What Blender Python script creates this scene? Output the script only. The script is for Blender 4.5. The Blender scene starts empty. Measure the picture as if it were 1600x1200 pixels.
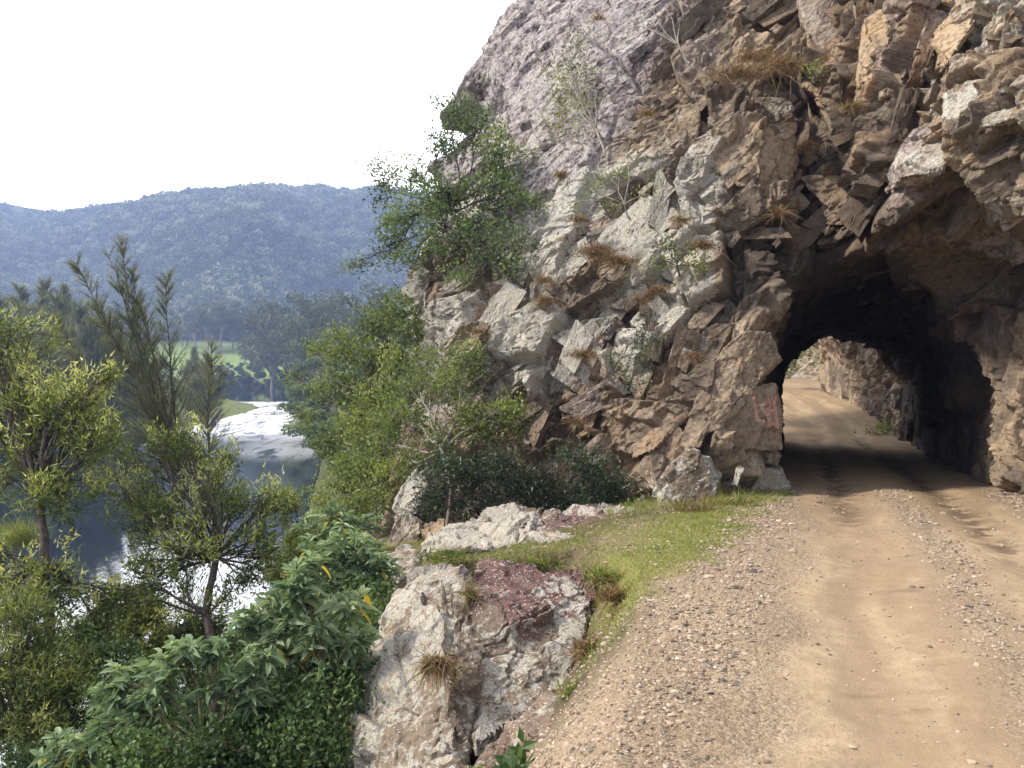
import bpy, bmesh, math, random
import numpy as np
from mathutils import Vector
from mathutils.bvhtree import BVHTree

SC = bpy.context.scene
COL = SC.collection
F = 1244.0            # focal length in pixels of the 1600 px wide photograph
HZ = 560.0            # horizon row
CAMZ = 1.6

# ------------------------------------------------------------------ camera
cd = bpy.data.cameras.new("camera"); cam = bpy.data.objects.new("camera", cd); COL.objects.link(cam)
cd.lens = 28.0; cd.sensor_width = 36.0; cd.shift_y = -0.025
cd.clip_start = 0.05; cd.clip_end = 6000
cam.location = (0, 0, CAMZ); cam.rotation_euler = (math.radians(90), 0, 0)
SC.camera = cam

# ------------------------------------------------------------------ world and sun
SUN_DIR = Vector((-0.86, -0.05, 0.78)).normalized()      # towards the sun
elev = math.asin(SUN_DIR.z)
azim = math.atan2(SUN_DIR.x, SUN_DIR.y)
w = bpy.data.worlds.new("World"); SC.world = w; w.use_nodes = True
nt = w.node_tree; nt.nodes.clear()
out = nt.nodes.new('ShaderNodeOutputWorld')
sky = nt.nodes.new('ShaderNodeTexSky'); sky.sky_type = 'NISHITA'; sky.sun_disc = False
sky.sun_elevation = elev; sky.sun_rotation = azim
bg1 = nt.nodes.new('ShaderNodeBackground'); bg1.inputs['Strength'].default_value = 0.10
nt.links.new(sky.outputs[0], bg1.inputs['Color'])
# a bright even layer of thin cloud, brighter over the valley ahead where the sun stands behind it
tc = nt.nodes.new('ShaderNodeTexCoord')
dot = nt.nodes.new('ShaderNodeVectorMath'); dot.operation = 'DOT_PRODUCT'
gd = Vector((-0.42, 0.84, 0.30)).normalized(); dot.inputs[1].default_value = gd
nt.links.new(tc.outputs['Generated'], dot.inputs[0])
cl = nt.nodes.new('ShaderNodeMath'); cl.operation = 'MAXIMUM'; cl.inputs[1].default_value = 0.0
nt.links.new(dot.outputs['Value'], cl.inputs[0])
pw = nt.nodes.new('ShaderNodeMath'); pw.operation = 'POWER'; pw.inputs[1].default_value = 9.0
nt.links.new(cl.outputs[0], pw.inputs[0])
mr = nt.nodes.new('ShaderNodeMapRange'); mr.inputs['From Min'].default_value = 0.0; mr.inputs['From Max'].default_value = 1.0
mr.inputs['To Min'].default_value = 0.80; mr.inputs['To Max'].default_value = 6.0
nt.links.new(pw.outputs[0], mr.inputs['Value'])
bg2 = nt.nodes.new('ShaderNodeBackground'); bg2.inputs['Color'].default_value = (1.0, 0.985, 0.99, 1)
nt.links.new(mr.outputs[0], bg2.inputs['Strength'])
mxs = nt.nodes.new('ShaderNodeMixShader'); mxs.inputs[0].default_value = 0.85
nt.links.new(bg1.outputs[0], mxs.inputs[1]); nt.links.new(bg2.outputs[0], mxs.inputs[2])
nt.links.new(mxs.outputs[0], out.inputs['Surface'])
sd = bpy.data.lights.new("sun", 'SUN'); sd.energy = 4.2; sd.angle = math.radians(5); sd.color = (1.0, 0.93, 0.82)
so = bpy.data.objects.new("sun", sd); COL.objects.link(so)
so.rotation_euler = SUN_DIR.to_track_quat('Z', 'Y').to_euler(); so.location = (-30, -10, 40)

SC.view_settings.view_transform = 'Standard'; SC.view_settings.look = 'None'
SC.view_settings.exposure = 0.75; SC.view_settings.gamma = 1.0
SC.cycles.use_denoising = True
SC.cycles.max_bounces = 6; SC.cycles.diffuse_bounces = 2; SC.cycles.glossy_bounces = 3
SC.cycles.transmission_bounces = 3; SC.cycles.volume_bounces = 0; SC.cycles.transparent_max_bounces = 6
SC.cycles.use_adaptive_sampling = True; SC.cycles.adaptive_threshold = 0.02
SC.cycles.sample_clamp_indirect = 4

# ------------------------------------------------------------------ helpers
rng = np.random.default_rng(7)
def P(px, py, D):
    return np.array([(px - 800.0) / F * D, D, CAMZ - (py - HZ) / F * D])
def tag(o, label=None, cat=None, group=None, kind=None):
    if label: o['label'] = label
    if cat: o['category'] = cat
    if group: o['group'] = group
    if kind: o['kind'] = kind
    return o
def empty(name, loc=(0, 0, 0)):
    o = bpy.data.objects.new(name, None); COL.objects.link(o); o.location = loc; o.empty_display_size = 0.2
    return o
def mesh_np(name, verts, faces, mat=None, parent=None, attrs=None, smooth=False, origin=None):
    """verts (N,3); faces (M,k); attrs: {name: (N,) float or (N,4) colour} on points"""
    verts = np.ascontiguousarray(verts, dtype=np.float32)
    if origin is not None: verts = verts - np.asarray(origin, dtype=np.float32)
    fl = faces if isinstance(faces, list) else [faces]
    fl = [np.asarray(f, dtype=np.int32) for f in fl if len(f)]
    me = bpy.data.meshes.new(name)
    me.vertices.add(len(verts)); me.vertices.foreach_set('co', verts.ravel())
    nl = sum(f.size for f in fl); npoly = sum(len(f) for f in fl)
    me.loops.add(nl); me.polygons.add(npoly)
    me.loops.foreach_set('vertex_index', np.concatenate([f.ravel() for f in fl]))
    tot = np.concatenate([np.full(len(f), f.shape[1], dtype=np.int32) for f in fl])
    start = np.concatenate([[0], np.cumsum(tot)[:-1]]).astype(np.int32)
    me.polygons.foreach_set('loop_start', start)
    try: me.polygons.foreach_set('loop_total', tot)
    except Exception: pass
    me.polygons.foreach_set('use_smooth', np.full(npoly, smooth))
    if attrs:
        for k, a in attrs.items():
            a = np.asarray(a, dtype=np.float32)
            if a.ndim == 1:
                at = me.attributes.new(k, 'FLOAT', 'POINT'); at.data.foreach_set('value', a)
            else:
                at = me.attributes.new(k, 'FLOAT_COLOR', 'POINT'); at.data.foreach_set('color', a.ravel())
    me.update(calc_edges=True)
    o = bpy.data.objects.new(name, me); COL.objects.link(o)
    if origin is not None and parent is None: o.location = origin
    if mat: me.materials.append(mat)
    if parent: o.parent = parent
    return o
# noise -------------------------------------------------------------
_T = np.random.default_rng(11).random((32, 32, 32)).astype(np.float32)
def vnoise(p, sc=1.0, seed=0):
    q = p * sc + seed * 17.31
    i = np.floor(q).astype(np.int32); f = (q - i).astype(np.float32); f = f * f * (3 - 2 * f)
    i0 = i & 31; i1 = (i + 1) & 31
    x0, y0, z0 = i0.T; x1, y1, z1 = i1.T; fx, fy, fz = f.T
    a = _T[x0, y0, z0] * (1 - fx) + _T[x1, y0, z0] * fx
    b = _T[x0, y1, z0] * (1 - fx) + _T[x1, y1, z0] * fx
    c = _T[x0, y0, z1] * (1 - fx) + _T[x1, y0, z1] * fx
    d = _T[x0, y1, z1] * (1 - fx) + _T[x1, y1, z1] * fx
    return (a * (1 - fy) + b * fy) * (1 - fz) + (c * (1 - fy) + d * fy) * fz
def fbm(p, sc=1.0, oct=4, seed=0):
    s = 0; a = 1; t = 0
    for k in range(oct):
        s = s + a * vnoise(p, sc * 2 ** k, seed + k * 3); t += a; a *= 0.5
    return s / t
_R = np.random.default_rng(5).random((64, 64, 64, 4)).astype(np.float32)
def vor(p, A, seed=0, jit=0.9):
    """Voronoi in the frame q = A p. Returns edge gap F2-F1, 4 random numbers of the cell, local vector from the seed"""
    q = (p @ A.T + seed * 7.77).astype(np.float32)
    c = np.floor(q).astype(np.int32)
    n = len(q)
    d1 = np.full(n, 1e9, np.float32); d2 = d1.copy()
    idx = np.zeros((n, 3), np.int32); loc = np.zeros((n, 3), np.float32)
    for i in (-1, 0, 1):
        for j in (-1, 0, 1):
            for k in (-1, 0, 1):
                cc = c + np.array([i, j, k], np.int32)
                m = cc & 63
                r = _R[m[:, 0], m[:, 1], m[:, 2], :3]
                v = q - (cc + 0.5 + (r - 0.5) * jit)
                d = np.einsum('ij,ij->i', v, v)
                nw = d < d1
                d2 = np.where(nw, d1, np.minimum(d2, d))
                d1 = np.where(nw, d, d1)
                idx[nw] = m[nw]; loc[nw] = v[nw]
    rr = _R[(idx[:, 0] + 13) & 63, (idx[:, 1] + 29) & 63, (idx[:, 2] + 7) & 63]
    return np.sqrt(d2) - np.sqrt(d1), rr, loc
def frame(scale, ang_xz=0.0, ang_z=0.0):
    """matrix to a stretched, turned cell frame; scale = cell size in metres along its axes"""
    c, s = math.cos(ang_xz), math.sin(ang_xz)
    R = np.array([[c, 0, s], [0, 1, 0], [-s, 0, c]])
    c, s = math.cos(ang_z), math.sin(ang_z)
    Z = np.array([[c, s, 0], [-s, c, 0], [0, 0, 1]])
    return np.diag(1.0 / np.array(scale)) @ R @ Z
def sstep(a, b, x):
    t = np.clip((x - a) / (b - a), 0, 1); return t * t * (3 - 2 * t)

# ------------------------------------------------------------------ materials
def newmat(name):
    m = bpy.data.materials.new(name); m.use_nodes = True
    n = m.node_tree.nodes; n.clear()
    return m, n, m.node_tree.links
class NB:
    """small node builder"""
    def __init__(s, name):
        s.m, s.n, s.l = newmat(name)
        s.out = s.n.new('ShaderNodeOutputMaterial')
        s.tc = s.n.new('ShaderNodeTexCoord')
    def _set(s, sock, v):
        if v is None: return
        if hasattr(v, 'is_output') or hasattr(v, 'links'): s.l.new(v, sock)
        else: sock.default_value = v
    def noise(s, scale, detail=4, rough=0.6, vec=None, dist=0.0):
        t = s.n.new('ShaderNodeTexNoise'); t.inputs['Scale'].default_value = scale
        t.inputs['Detail'].default_value = detail; t.inputs['Roughness'].default_value = rough
        t.inputs['Distortion'].default_value = dist
        s.l.new(vec if vec else s.tc.outputs['Object'], t.inputs['Vector'])
        return t.outputs[0]
    def voro(s, scale, feature='F1', vec=None, out='Distance'):
        t = s.n.new('ShaderNodeTexVoronoi'); t.feature = feature; t.inputs['Scale'].default_value = scale
        s.l.new(vec if vec else s.tc.outputs['Object'], t.inputs['Vector'])
        return t.outputs[out]
    def mapping(s, scale=(1, 1, 1), rot=(0, 0, 0)):
        t = s.n.new('ShaderNodeMapping'); t.inputs['Scale'].default_value = scale; t.inputs['Rotation'].default_value = rot
        s.l.new(s.tc.outputs['Object'], t.inputs['Vector']); return t.outputs[0]
    def attr(s, name, out='Fac'):
        t = s.n.new('ShaderNodeAttribute'); t.attribute_name = name; return t.outputs[out]
    def sep(s, c):
        t = s.n.new('ShaderNodeSeparateColor'); s.l.new(c, t.inputs[0]); return t.outputs
    def ramp(s, f, stops, interp='LINEAR'):
        t = s.n.new('ShaderNodeValToRGB'); t.color_ramp.interpolation = interp
        e = t.color_ramp.elements
        while len(e) < len(stops): e.new(0.5)
        for el, (p, c) in zip(e, stops):
            el.position = p; el.color = (c, c, c, 1) if isinstance(c, (int, float)) else (*c, 1)
        s.l.new(f, t.inputs[0]); return t.outputs[0]
    def mix(s, f, a, b, mode='MIX'):
        t = s.n.new('ShaderNodeMix'); t.data_type = 'RGBA'; t.blend_type = mode
        s._set(t.inputs[0], f)
        for sock, v in ((t.inputs[6], a), (t.inputs[7], b)):
            if isinstance(v, (tuple, list)): v = (*v, 1)
            s._set(sock, v)
        return t.outputs[2]
    def math(s, op, a, b=None, clamp=False):
        t = s.n.new('ShaderNodeMath'); t.operation = op; t.use_clamp = clamp
        s._set(t.inputs[0], a); s._set(t.inputs[1], b); return t.outputs[0]
    def bump(s, h, strength=0.3, dist=0.05, normal=None):
        t = s.n.new('ShaderNodeBump'); t.inputs['Strength'].default_value = strength; t.inputs['Distance'].default_value = dist
        s.l.new(h, t.inputs['Height'])
        if normal: s.l.new(normal, t.inputs['Normal'])
        return t.outputs[0]
    def bsdf(s, color, rough=0.9, normal=None, spec=0.2, **kw):
        b = s.n.new('ShaderNodeBsdfPrincipled')
        s._set(b.inputs['Base Color'], (*color, 1) if isinstance(color, tuple) else color)
        s._set(b.inputs['Roughness'], rough); s._set(b.inputs['Specular IOR Level'], spec)
        if normal: s.l.new(normal, b.inputs['Normal'])
        for k, v in kw.items(): s._set(b.inputs[k.replace('_', ' ')], v)
        return b.outputs[0]
    def done(s, sh):
        s.l.new(sh, s.out.inputs['Surface']); return s.m

def rock_material(name, lich_gain=1.0, scale=1.0, p1=(0.13, 0.095, 0.10), p2=(0.40, 0.35, 0.35), pl=0.0):
    b = NB(name)
    c = b.sep(b.attr('rk', 'Color')); lich, tone, purp = c[0], c[1], c[2]
    ochre = b.attr('ochre')
    n1 = b.noise(1.3 * scale, 6, 0.65); n2 = b.noise(9 * scale, 6, 0.7); n3 = b.noise(45 * scale, 4, 0.7)
    base = b.ramp(tone, [(0.0, (0.030, 0.024, 0.020)), (0.14, (0.135, 0.103, 0.076)), (0.35, (0.215, 0.168, 0.122)), (0.7, (0.34, 0.265, 0.185)), (1.0, (0.46, 0.355, 0.24))])  # darkest stop also serves the painted tunnel shade
    base = b.mix(b.ramp(n1, [(0.35, 0.0), (0.65, 0.45)]), base, (0.165, 0.135, 0.105))
    och = b.mix(tone, (0.26, 0.145, 0.085), (0.50, 0.345, 0.19))
    base = b.mix(b.math('MULTIPLY', ochre, b.ramp(n1, [(0.4, 0.25), (0.6, 1.0)])), base, och)
    stk = b.noise(2.6 * scale, 7, 0.7, b.mapping((1.3, 1.3, 0.30), (0, 0.75, 0)), 0.4)
    pur = b.mix(b.ramp(b.math('ADD', b.math('MULTIPLY', n2, 0.35), b.math('MULTIPLY', stk, 0.65)), [(0.42, 0.0), (0.56, 1.0)]), p1, p2)
    base = b.mix(purp, base, pur)
    # grime and streaks
    base = b.mix(b.ramp(n2, [(0.34, 0.75), (0.54, 0.0)]), base, (0.062, 0.050, 0.042))
    # lichen crust
    patch = b.noise(2.6 * scale, 8, 0.72, dist=0.6)
    th = b.math('ADD', b.math('MULTIPLY', patch, 1.0), b.math('MULTIPLY', lich, 0.45 * lich_gain))
    if pl: th = b.math('SUBTRACT', th, b.math('MULTIPLY', purp, pl))
    lm = b.ramp(th, [(0.70, 0.0), (0.75, 1.0)])
    speck = b.noise(22 * scale, 6, 0.8)
    lm = b.math('MULTIPLY', lm, b.ramp(speck, [(0.42, 0.12), (0.51, 1.0)]))
    lc = b.mix(b.ramp(n3, [(0.35, 0.0), (0.7, 1.0)]), (0.30, 0.28, 0.235), (0.56, 0.54, 0.49))
    lc = b.mix(b.ramp(b.noise(4 * scale, 3, 0.6), [(0.5, 0.0), (0.7, 0.5)]), lc, (0.40, 0.39, 0.22))
    base = b.mix(b.math('MULTIPLY', lm, 0.95), base, lc)
    # small spots of lichen everywhere
    v = b.voro(14 * scale)
    sp = b.math('MULTIPLY', b.ramp(v, [(0.20, 1.0), (0.27, 0.0)]), b.ramp(b.noise(3.1 * scale, 5, 0.7), [(0.42, 0.0), (0.52, 1.0)]))
    base = b.mix(b.math('MULTIPLY', sp, b.math('MULTIPLY', lich, 1.6, True)), base, (0.52, 0.50, 0.45))
    h = b.math('ADD', b.math('MULTIPLY', n2, 1.0), b.math('MULTIPLY', n3, 0.45))
    h = b.math('MULTIPLY', h, b.math('SUBTRACT', 1.0, b.math('MULTIPLY', purp, 0.55)))
    nrm = b.bump(h, 0.75, 0.035 / scale ** 0.5)
    return b.done(b.bsdf(base, 0.92, nrm, 0.15))
M = {}
M['rock'] = rock_material('rock_face')
M['boulder'] = rock_material('boulder_rock', 0.95, 2.2, (0.075, 0.038, 0.036), (0.17, 0.095, 0.085), 0.07)

def ground_material():
    b = NB('dirt_road_surface')
    s = b.attr('lat'); grav = b.attr('grav'); moss = b.attr('moss'); damp = b.attr('damp')
    n1 = b.noise(0.9, 6, 0.6); n2 = b.noise(7, 6, 0.7); n3 = b.noise(60, 4, 0.75); n4 = b.noise(220, 2, 0.6)
    dirt = b.mix(b.ramp(n1, [(0.35, 0.0), (0.65, 1.0)]), (0.40, 0.30, 0.19), (0.54, 0.41, 0.26))
    dirt = b.mix(b.ramp(n2, [(0.35, 0.55), (0.6, 0.0)]), dirt, (0.27, 0.185, 0.115))
    dirt = b.mix(b.ramp(n3, [(0.33, 0.6), (0.5, 0.0)]), dirt, (0.20, 0.14, 0.095))
    dirt = b.mix(b.math('MULTIPLY', b.ramp(b.attr('streak'), [(0.38, 0.0), (0.62, 1.0)]), 0.65), dirt, (0.27, 0.19, 0.12))
    gr = b.voro(60, 'F1', out='Color'); gr2 = b.sep(gr)[0]
    gcol = b.ramp(gr2, [(0.0, (0.10, 0.082, 0.066)), (0.35, (0.20, 0.155, 0.112)), (0.7, (0.31, 0.235, 0.165)), (1.0, (0.43, 0.35, 0.27))])
    col = b.mix(b.math('MULTIPLY', grav, b.ramp(n2, [(0.3, 0.15), (0.65, 0.8)])), dirt, gcol)
    col = b.mix(damp, col, (0.105, 0.072, 0.047))
    col = b.mix(b.attr('soil'), col, b.mix(b.ramp(n2, [(0.35, 0.0), (0.6, 1.0)]), (0.055, 0.045, 0.028), (0.15, 0.12, 0.07)))
    mcol = b.mix(b.ramp(n3, [(0.35, 0.0), (0.65, 1.0)]), (0.10, 0.095, 0.03), (0.25, 0.26, 0.07))
    col = b.mix(b.math('MULTIPLY', moss, b.ramp(n2, [(0.3, 0.5), (0.5, 1.0)])), col, mcol)
    h = b.math('ADD', b.math('MULTIPLY', n3, 0.7), b.math('ADD', b.math('MULTIPLY', n4, 0.35), b.math('MULTIPLY', b.math('MULTIPLY', b.voro(60), grav), -0.6)))
    return b.done(b.bsdf(col, 0.95, b.bump(h, 0.8, 0.02), 0.1))
M['ground'] = ground_material()

def simple_noise_mat(name, c1, c2, scale, rough=0.9, bump=0.4, lo=0.35, hi=0.65, dist=0.05):
    b = NB(name); n = b.noise(scale, 6, 0.65)
    return b.done(b.bsdf(b.mix(b.ramp(n, [(lo, 0.0), (hi, 1.0)]), c1, c2), rough, b.bump(n, bump, dist), 0.15))
M['bark'] = simple_noise_mat('dark_bark', (0.045, 0.036, 0.030), (0.13, 0.11, 0.095), 14)
M['bark_pale'] = simple_noise_mat('pale_bark', (0.20, 0.17, 0.14), (0.40, 0.36, 0.31), 14)
M['stem'] = simple_noise_mat('green_brown_stem', (0.075, 0.07, 0.04), (0.17, 0.15, 0.09), 14)

def leaf_material(name, stops, trans=0.35, rough=0.55):
    b = NB(name)
    t = b.attr('tone'); col = b.ramp(t, stops)
    pr = b.bsdf(col, rough, None, 0.35)
    tr = b.n.new('ShaderNodeBsdfTranslucent'); b.l.new(b.mix(1.0, col, (1.35, 1.25, 0.75), 'MULTIPLY'), tr.inputs['Color'])
    mx = b.n.new('ShaderNodeMixShader'); mx.inputs[0].default_value = trans
    b.l.new(pr, mx.inputs[1]); b.l.new(tr.outputs[0], mx.inputs[2])
    return b.done(mx.outputs[0])
M['leaf_cliff'] = leaf_material('cliff_tree_leaf', [(0, (0.040, 0.065, 0.030)), (0.5, (0.115, 0.175, 0.065)), (1, (0.26, 0.33, 0.11))])
M['leaf_olive'] = leaf_material('olive_leaf', [(0, (0.050, 0.070, 0.024)), (0.5, (0.155, 0.21, 0.058)), (1, (0.34, 0.39, 0.10))])
M['leaf_wattle'] = leaf_material('feathery_leaf', [(0, (0.040, 0.055, 0.022)), (0.55, (0.125, 0.165, 0.052)), (0.85, (0.30, 0.35, 0.10)), (1, (0.55, 0.58, 0.26))], 0.4)
M['leaf_broad'] = leaf_material('soft_broad_leaf', [(0, (0.075, 0.125, 0.065)), (0.6, (0.20, 0.29, 0.155)), (0.93, (0.36, 0.45, 0.27)), (0.94, (0.60, 0.40, 0.03)), (1, (0.68, 0.50, 0.05))], 0.35, 0.85)
M['leaf_dark'] = leaf_material('dark_shrub_leaf', [(0, (0.016, 0.028, 0.014)), (0.6, (0.042, 0.070, 0.032)), (1, (0.10, 0.145, 0.060))], 0.2, 0.4)
M['leaf_low'] = leaf_material('low_cover_leaf', [(0, (0.028, 0.052, 0.020)), (0.6, (0.080, 0.14, 0.048)), (1, (0.17, 0.25, 0.085))], 0.3)
M['needle'] = leaf_material('she_oak_needle', [(0, (0.07, 0.085, 0.052)), (0.6, (0.17, 0.19, 0.105)), (1, (0.28, 0.30, 0.16))], 0.3)
M['gum'] = leaf_material('gum_crown', [(0, (0.035, 0.052, 0.030)), (0.6, (0.085, 0.110, 0.055)), (1, (0.17, 0.195, 0.090))], 0.25)
M['forest'] = leaf_material('forest_crown', [(0, (0.030, 0.052, 0.036)), (0.6, (0.12, 0.17, 0.105)), (1, (0.33, 0.37, 0.26))], 0.2)
M['grass'] = leaf_material('grass_blade', [(0, (0.05, 0.085, 0.02)), (0.5, (0.15, 0.22, 0.045)), (0.8, (0.32, 0.36, 0.08)), (1, (0.45, 0.36, 0.18))], 0.4)
M['straw'] = leaf_material('dry_grass_blade', [(0, (0.10, 0.055, 0.032)), (0.6, (0.26, 0.15, 0.085)), (0.85, (0.38, 0.27, 0.15)), (1, (0.20, 0.22, 0.06))], 0.3)
M['red_leaf'] = leaf_material('red_shrub_leaf', [(0, (0.10, 0.016, 0.012)), (1, (0.26, 0.05, 0.03))], 0.3)

# ------------------------------------------------------------------ terrain functions
def cx(y): return 1.65 + 0.35 * y - 0.9 * np.exp(-np.maximum(y, -3) / 5.5) - 0.006 * np.maximum(0, y - 27) ** 2                # centre of the road at depth y
def zroad(y):
    y = np.asarray(y, float)
    return np.where(y < 27, -0.048 * y, -1.296 + 0.05 * (np.minimum(y, 75) - 27) * sstep(27, 36, y))
EDGE = np.array([(-1.5, -6), (-0.35, 0), (0.38, 3.2), (0.78, 5.0), (1.08, 6.5), (1.20, 7.8), (0.8, 8.8), (-0.9, 9.6), (-1.9, 11), (-2.5, 14), (-3.0, 40)], float)
def edge_x(y): return np.interp(y, EDGE[:, 1], EDGE[:, 0])
RIVER = np.array([(-17, -60), (-16, 5), (-14, 15), (-11, 24), (-11.5, 35), (-15, 58), (-26, 112), (-38, 142), (-50, 190), (-54, 225), (-64, 260),
                  (-68, 300), (-60, 322), (-100, 330), (-130, 318), (-170, 326), (-300, 350), (-300, 305), (-170, 280), (-115, 262), (-85, 240),
                  (-72, 222), (-64, 205), (-61, 180), (-59, 150), (-66, 110), (-74, 80), (-88, 50), (-100, 10), (-120, -60)], float)
def poly_dist(x, y, poly, closed=True):
    d = np.full(x.shape, 1e9); ins = np.zeros(x.shape, bool)
    n = len(poly)
    for i in range(n if closed else n - 1):
        ax, ay = poly[i]; bx, by = poly[(i + 1) % n]
        ex, ey = bx - ax, by - ay
        t = np.clip(((x - ax) * ex + (y - ay) * ey) / (ex * ex + ey * ey), 0, 1)
        d = np.minimum(d, np.hypot(x - ax - t * ex, y - ay - t * ey))
        if closed and ay != by:
            c = ((ay > y) != (by > y)) & (x < (bx - ax) * (y - ay) / (by - ay) + ax)
            ins ^= c
    return d, ins
WATER = -11.0
SKY_PX = [-700, 0, 60, 130, 200, 260, 320, 380, 430, 500, 545, 580, 620, 700, 900, 1600]
SKY_PY = [380, 329, 337, 334, 326, 318, 308, 301, 297, 296, 304, 309, 318, 345, 420, 430]
def hill_h(x, y):
    r = np.hypot(x, y); px = 800 + F * x / np.maximum(y, 1)
    px = np.where(y < 50, np.where(x < 0, -700, 1600), px)
    top = CAMZ - (np.interp(px, SKY_PX, SKY_PY) - HZ + 10) / F * 950
    p = np.stack([x, y, 0 * x], -1)
    rid = fbm(p, 1 / 150.0, 4, 3) - 0.5
    gul = np.sin(px / 62.0 + 2.2 * fbm(p, 1 / 260.0, 2, 9) * 3)
    s = sstep(500, 950, y + 40 * gul * (1 - sstep(820, 950, y)) )
    base = 5 + np.clip((y - 330) / 150, 0, 1) * 8
    return base + s * (top - base) + rid * 120 * np.clip(s * (1 - s) * 4, 0, 1)
def ground_z(x, y):
    """general terrain"""
    dr, inside = poly_dist(x, y, RIVER)
    de = np.maximum(0, edge_x(y) - x) * 0.9
    zr = zroad(np.clip(y, -5, 60)) - 0.03
    t = de / np.maximum(de + dr, 1e-6)
    z_near = zr - (zr - WATER) * np.power(np.clip(t, 0, 1), 0.7)
    p = np.stack([x, y, 0 * x], -1)
    # right bank beyond the cliff: a wooded slope; other banks: low flats rising away from the water
    right = x > np.interp(y, [-60, 58, 112, 142, 190, 225, 300, 322], [-17, -15, -26, -38, -50, -54, -68, -60])
    z_far_r = WATER + 1.0 + np.minimum(dr * 0.42, 22) * sstep(0, 30, dr) + np.minimum(dr, 8) * 0.2
    z_flat = WATER + sstep(0, 9, dr) * 1.6 + np.clip((dr - 9) * 0.055, 0, 6)
    z_flat = np.where(y > 322, WATER + sstep(0, 12, dr) * 4.0 + np.clip((y - 335) * 0.16, 0, 13), z_flat)
    near_r = right & (y < 60)
    blend = sstep(38, 60, y)
    z = np.where(right & (y < 322), np.where(y < 60, z_near * (1 - blend) + z_far_r * blend, z_far_r), z_flat)
    z = np.where((x > 3) & (x < 60) & (y > 24) & (y < 62), np.minimum(z, zroad(np.clip(y, 0, 60)) - 0.3), z)
    hb = hill_h(x, y)
    z = np.where(y > 380, z * (1 - sstep(380, 470, y)) + hb * sstep(380, 470, y), z)
    z = np.where(inside, WATER - 0.6 - np.minimum(dr * 0.15, 2.0), z)
    z = z + (fbm(p, 0.12, 3, 5) - 0.5) * 0.8 * (~inside) * (dr > 1.5) * (de > 1)
    return z
def shelf_z(x, y):
    """the road bench with its verge and the slope that falls from its lip (x, y arrays)"""
    s = (x - cx(y)) * 0.944
    e = edge_x(y); d = np.maximum(0, e - x)
    p = np.stack([x, y, 0 * x], -1)
    z = zroad(y)
    # ruts, ridge and shoulder
    rut = np.exp(-((s + 0.78) / 0.30) ** 2) + np.exp(-((s - 0.78) / 0.26) ** 2)
    z = z - 0.045 * rut + 0.035 * np.exp(-(s / 0.3) ** 2) - 0.03 * np.maximum(0, -s - 1.7) - 0.15 * np.maximum(0, -s - 3.3)
    z = z + 0.05 * (fbm(p, 1.2, 3, 2) - 0.5) * sstep(0.5, 2.0, np.abs(s)) + 0.018 * (fbm(p, 9, 3, 4) - 0.5)
    z = z + 0.05 * np.exp(-((s + 2.3) / 0.5) ** 2) * (fbm(p, 1.0, 2, 8))
    z = z - 0.85 * d - 0.35 * np.minimum(d, 0.5) * 0 - 0.25 * d * d * (d < 3) - np.where(d >= 3, 2.25 + (d - 3) * 0.8, 0)
    z = z + (fbm(p, 2.0, 3, 12) - 0.5) * 0.25 * sstep(0.1, 1.2, d)
    return z

# ------------------------------------------------------------------ the big ground sheet
def ground_sheet():
    a_f = np.radians(np.arange(-50, 50.01, 0.2)); a_b = np.radians(np.arange(52.5, 310, 2.5))
    ang = np.concatenate([a_f, a_b]); rad = np.concatenate([[0.3], np.geomspace(1.0, 1500, 300)])
    A, Rr = np.meshgrid(ang, rad)
    x = (np.sin(A) * Rr).ravel(); y = (np.cos(A) * Rr).ravel()
    z = ground_z(x, y)
    de = edge_x(y) - x
    bench = (y < 70) & (y > -8) & (de < 2.0) & (x < cx(y) + 3)
    z = np.where(bench, np.minimum(z, shelf_z(x, np.clip(y, -8, 60)) - 0.15) - 0.1, z)
    nr, na = len(rad), len(ang)
    i, j = np.meshgrid(np.arange(nr - 1), np.arange(na), indexing='ij')
    j2 = (j + 1) % na
    f = np.stack([i * na + j, (i + 1) * na + j, (i + 1) * na + j2, i * na + j2], -1).reshape(-1, 4)
    dr, ins = poly_dist(x, y, RIVER)
    v = np.stack([x, y, z], -1)
    mead = sstep(330, 338, y) * (1 - sstep(440, 470, y)) * (x < -60)
    spit = (1 - sstep(8, 60, dr)) * (x < -40) * (y > 120) * (y < 322)
    return mesh_np('ground', v, f, M['terrain'], attrs={'mead': mead, 'spit': spit, 'wood': sstep(400, 500, y)}, smooth=True)
def terrain_material():
    b = NB('terrain_surface')
    n = b.noise(0.25, 6, 0.7); n2 = b.noise(3.0, 6, 0.7)
    earth = b.mix(b.ramp(n2, [(0.35, 0.0), (0.65, 1.0)]), (0.045, 0.040, 0.024), (0.10, 0.105, 0.045))
    mead = b.mix(b.ramp(n, [(0.3, 0.0), (0.7, 1.0)]), (0.14, 0.20, 0.05), (0.26, 0.33, 0.09))
    sp = b.mix(b.ramp(n, [(0.35, 0.0), (0.65, 1.0)]), (0.085, 0.12, 0.035), (0.20, 0.21, 0.07))
    c = b.mix(b.attr('mead'), earth, mead); c = b.mix(b.attr('spit'), c, sp)
    c = b.mix(b.attr('wood'), c, (0.03, 0.045, 0.028))
    return b.done(b.bsdf(c, 0.95, b.bump(n2, 0.6, 0.2), 0.1))
M['terrain'] = terrain_material()
tag(ground_sheet(), kind='structure')

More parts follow.
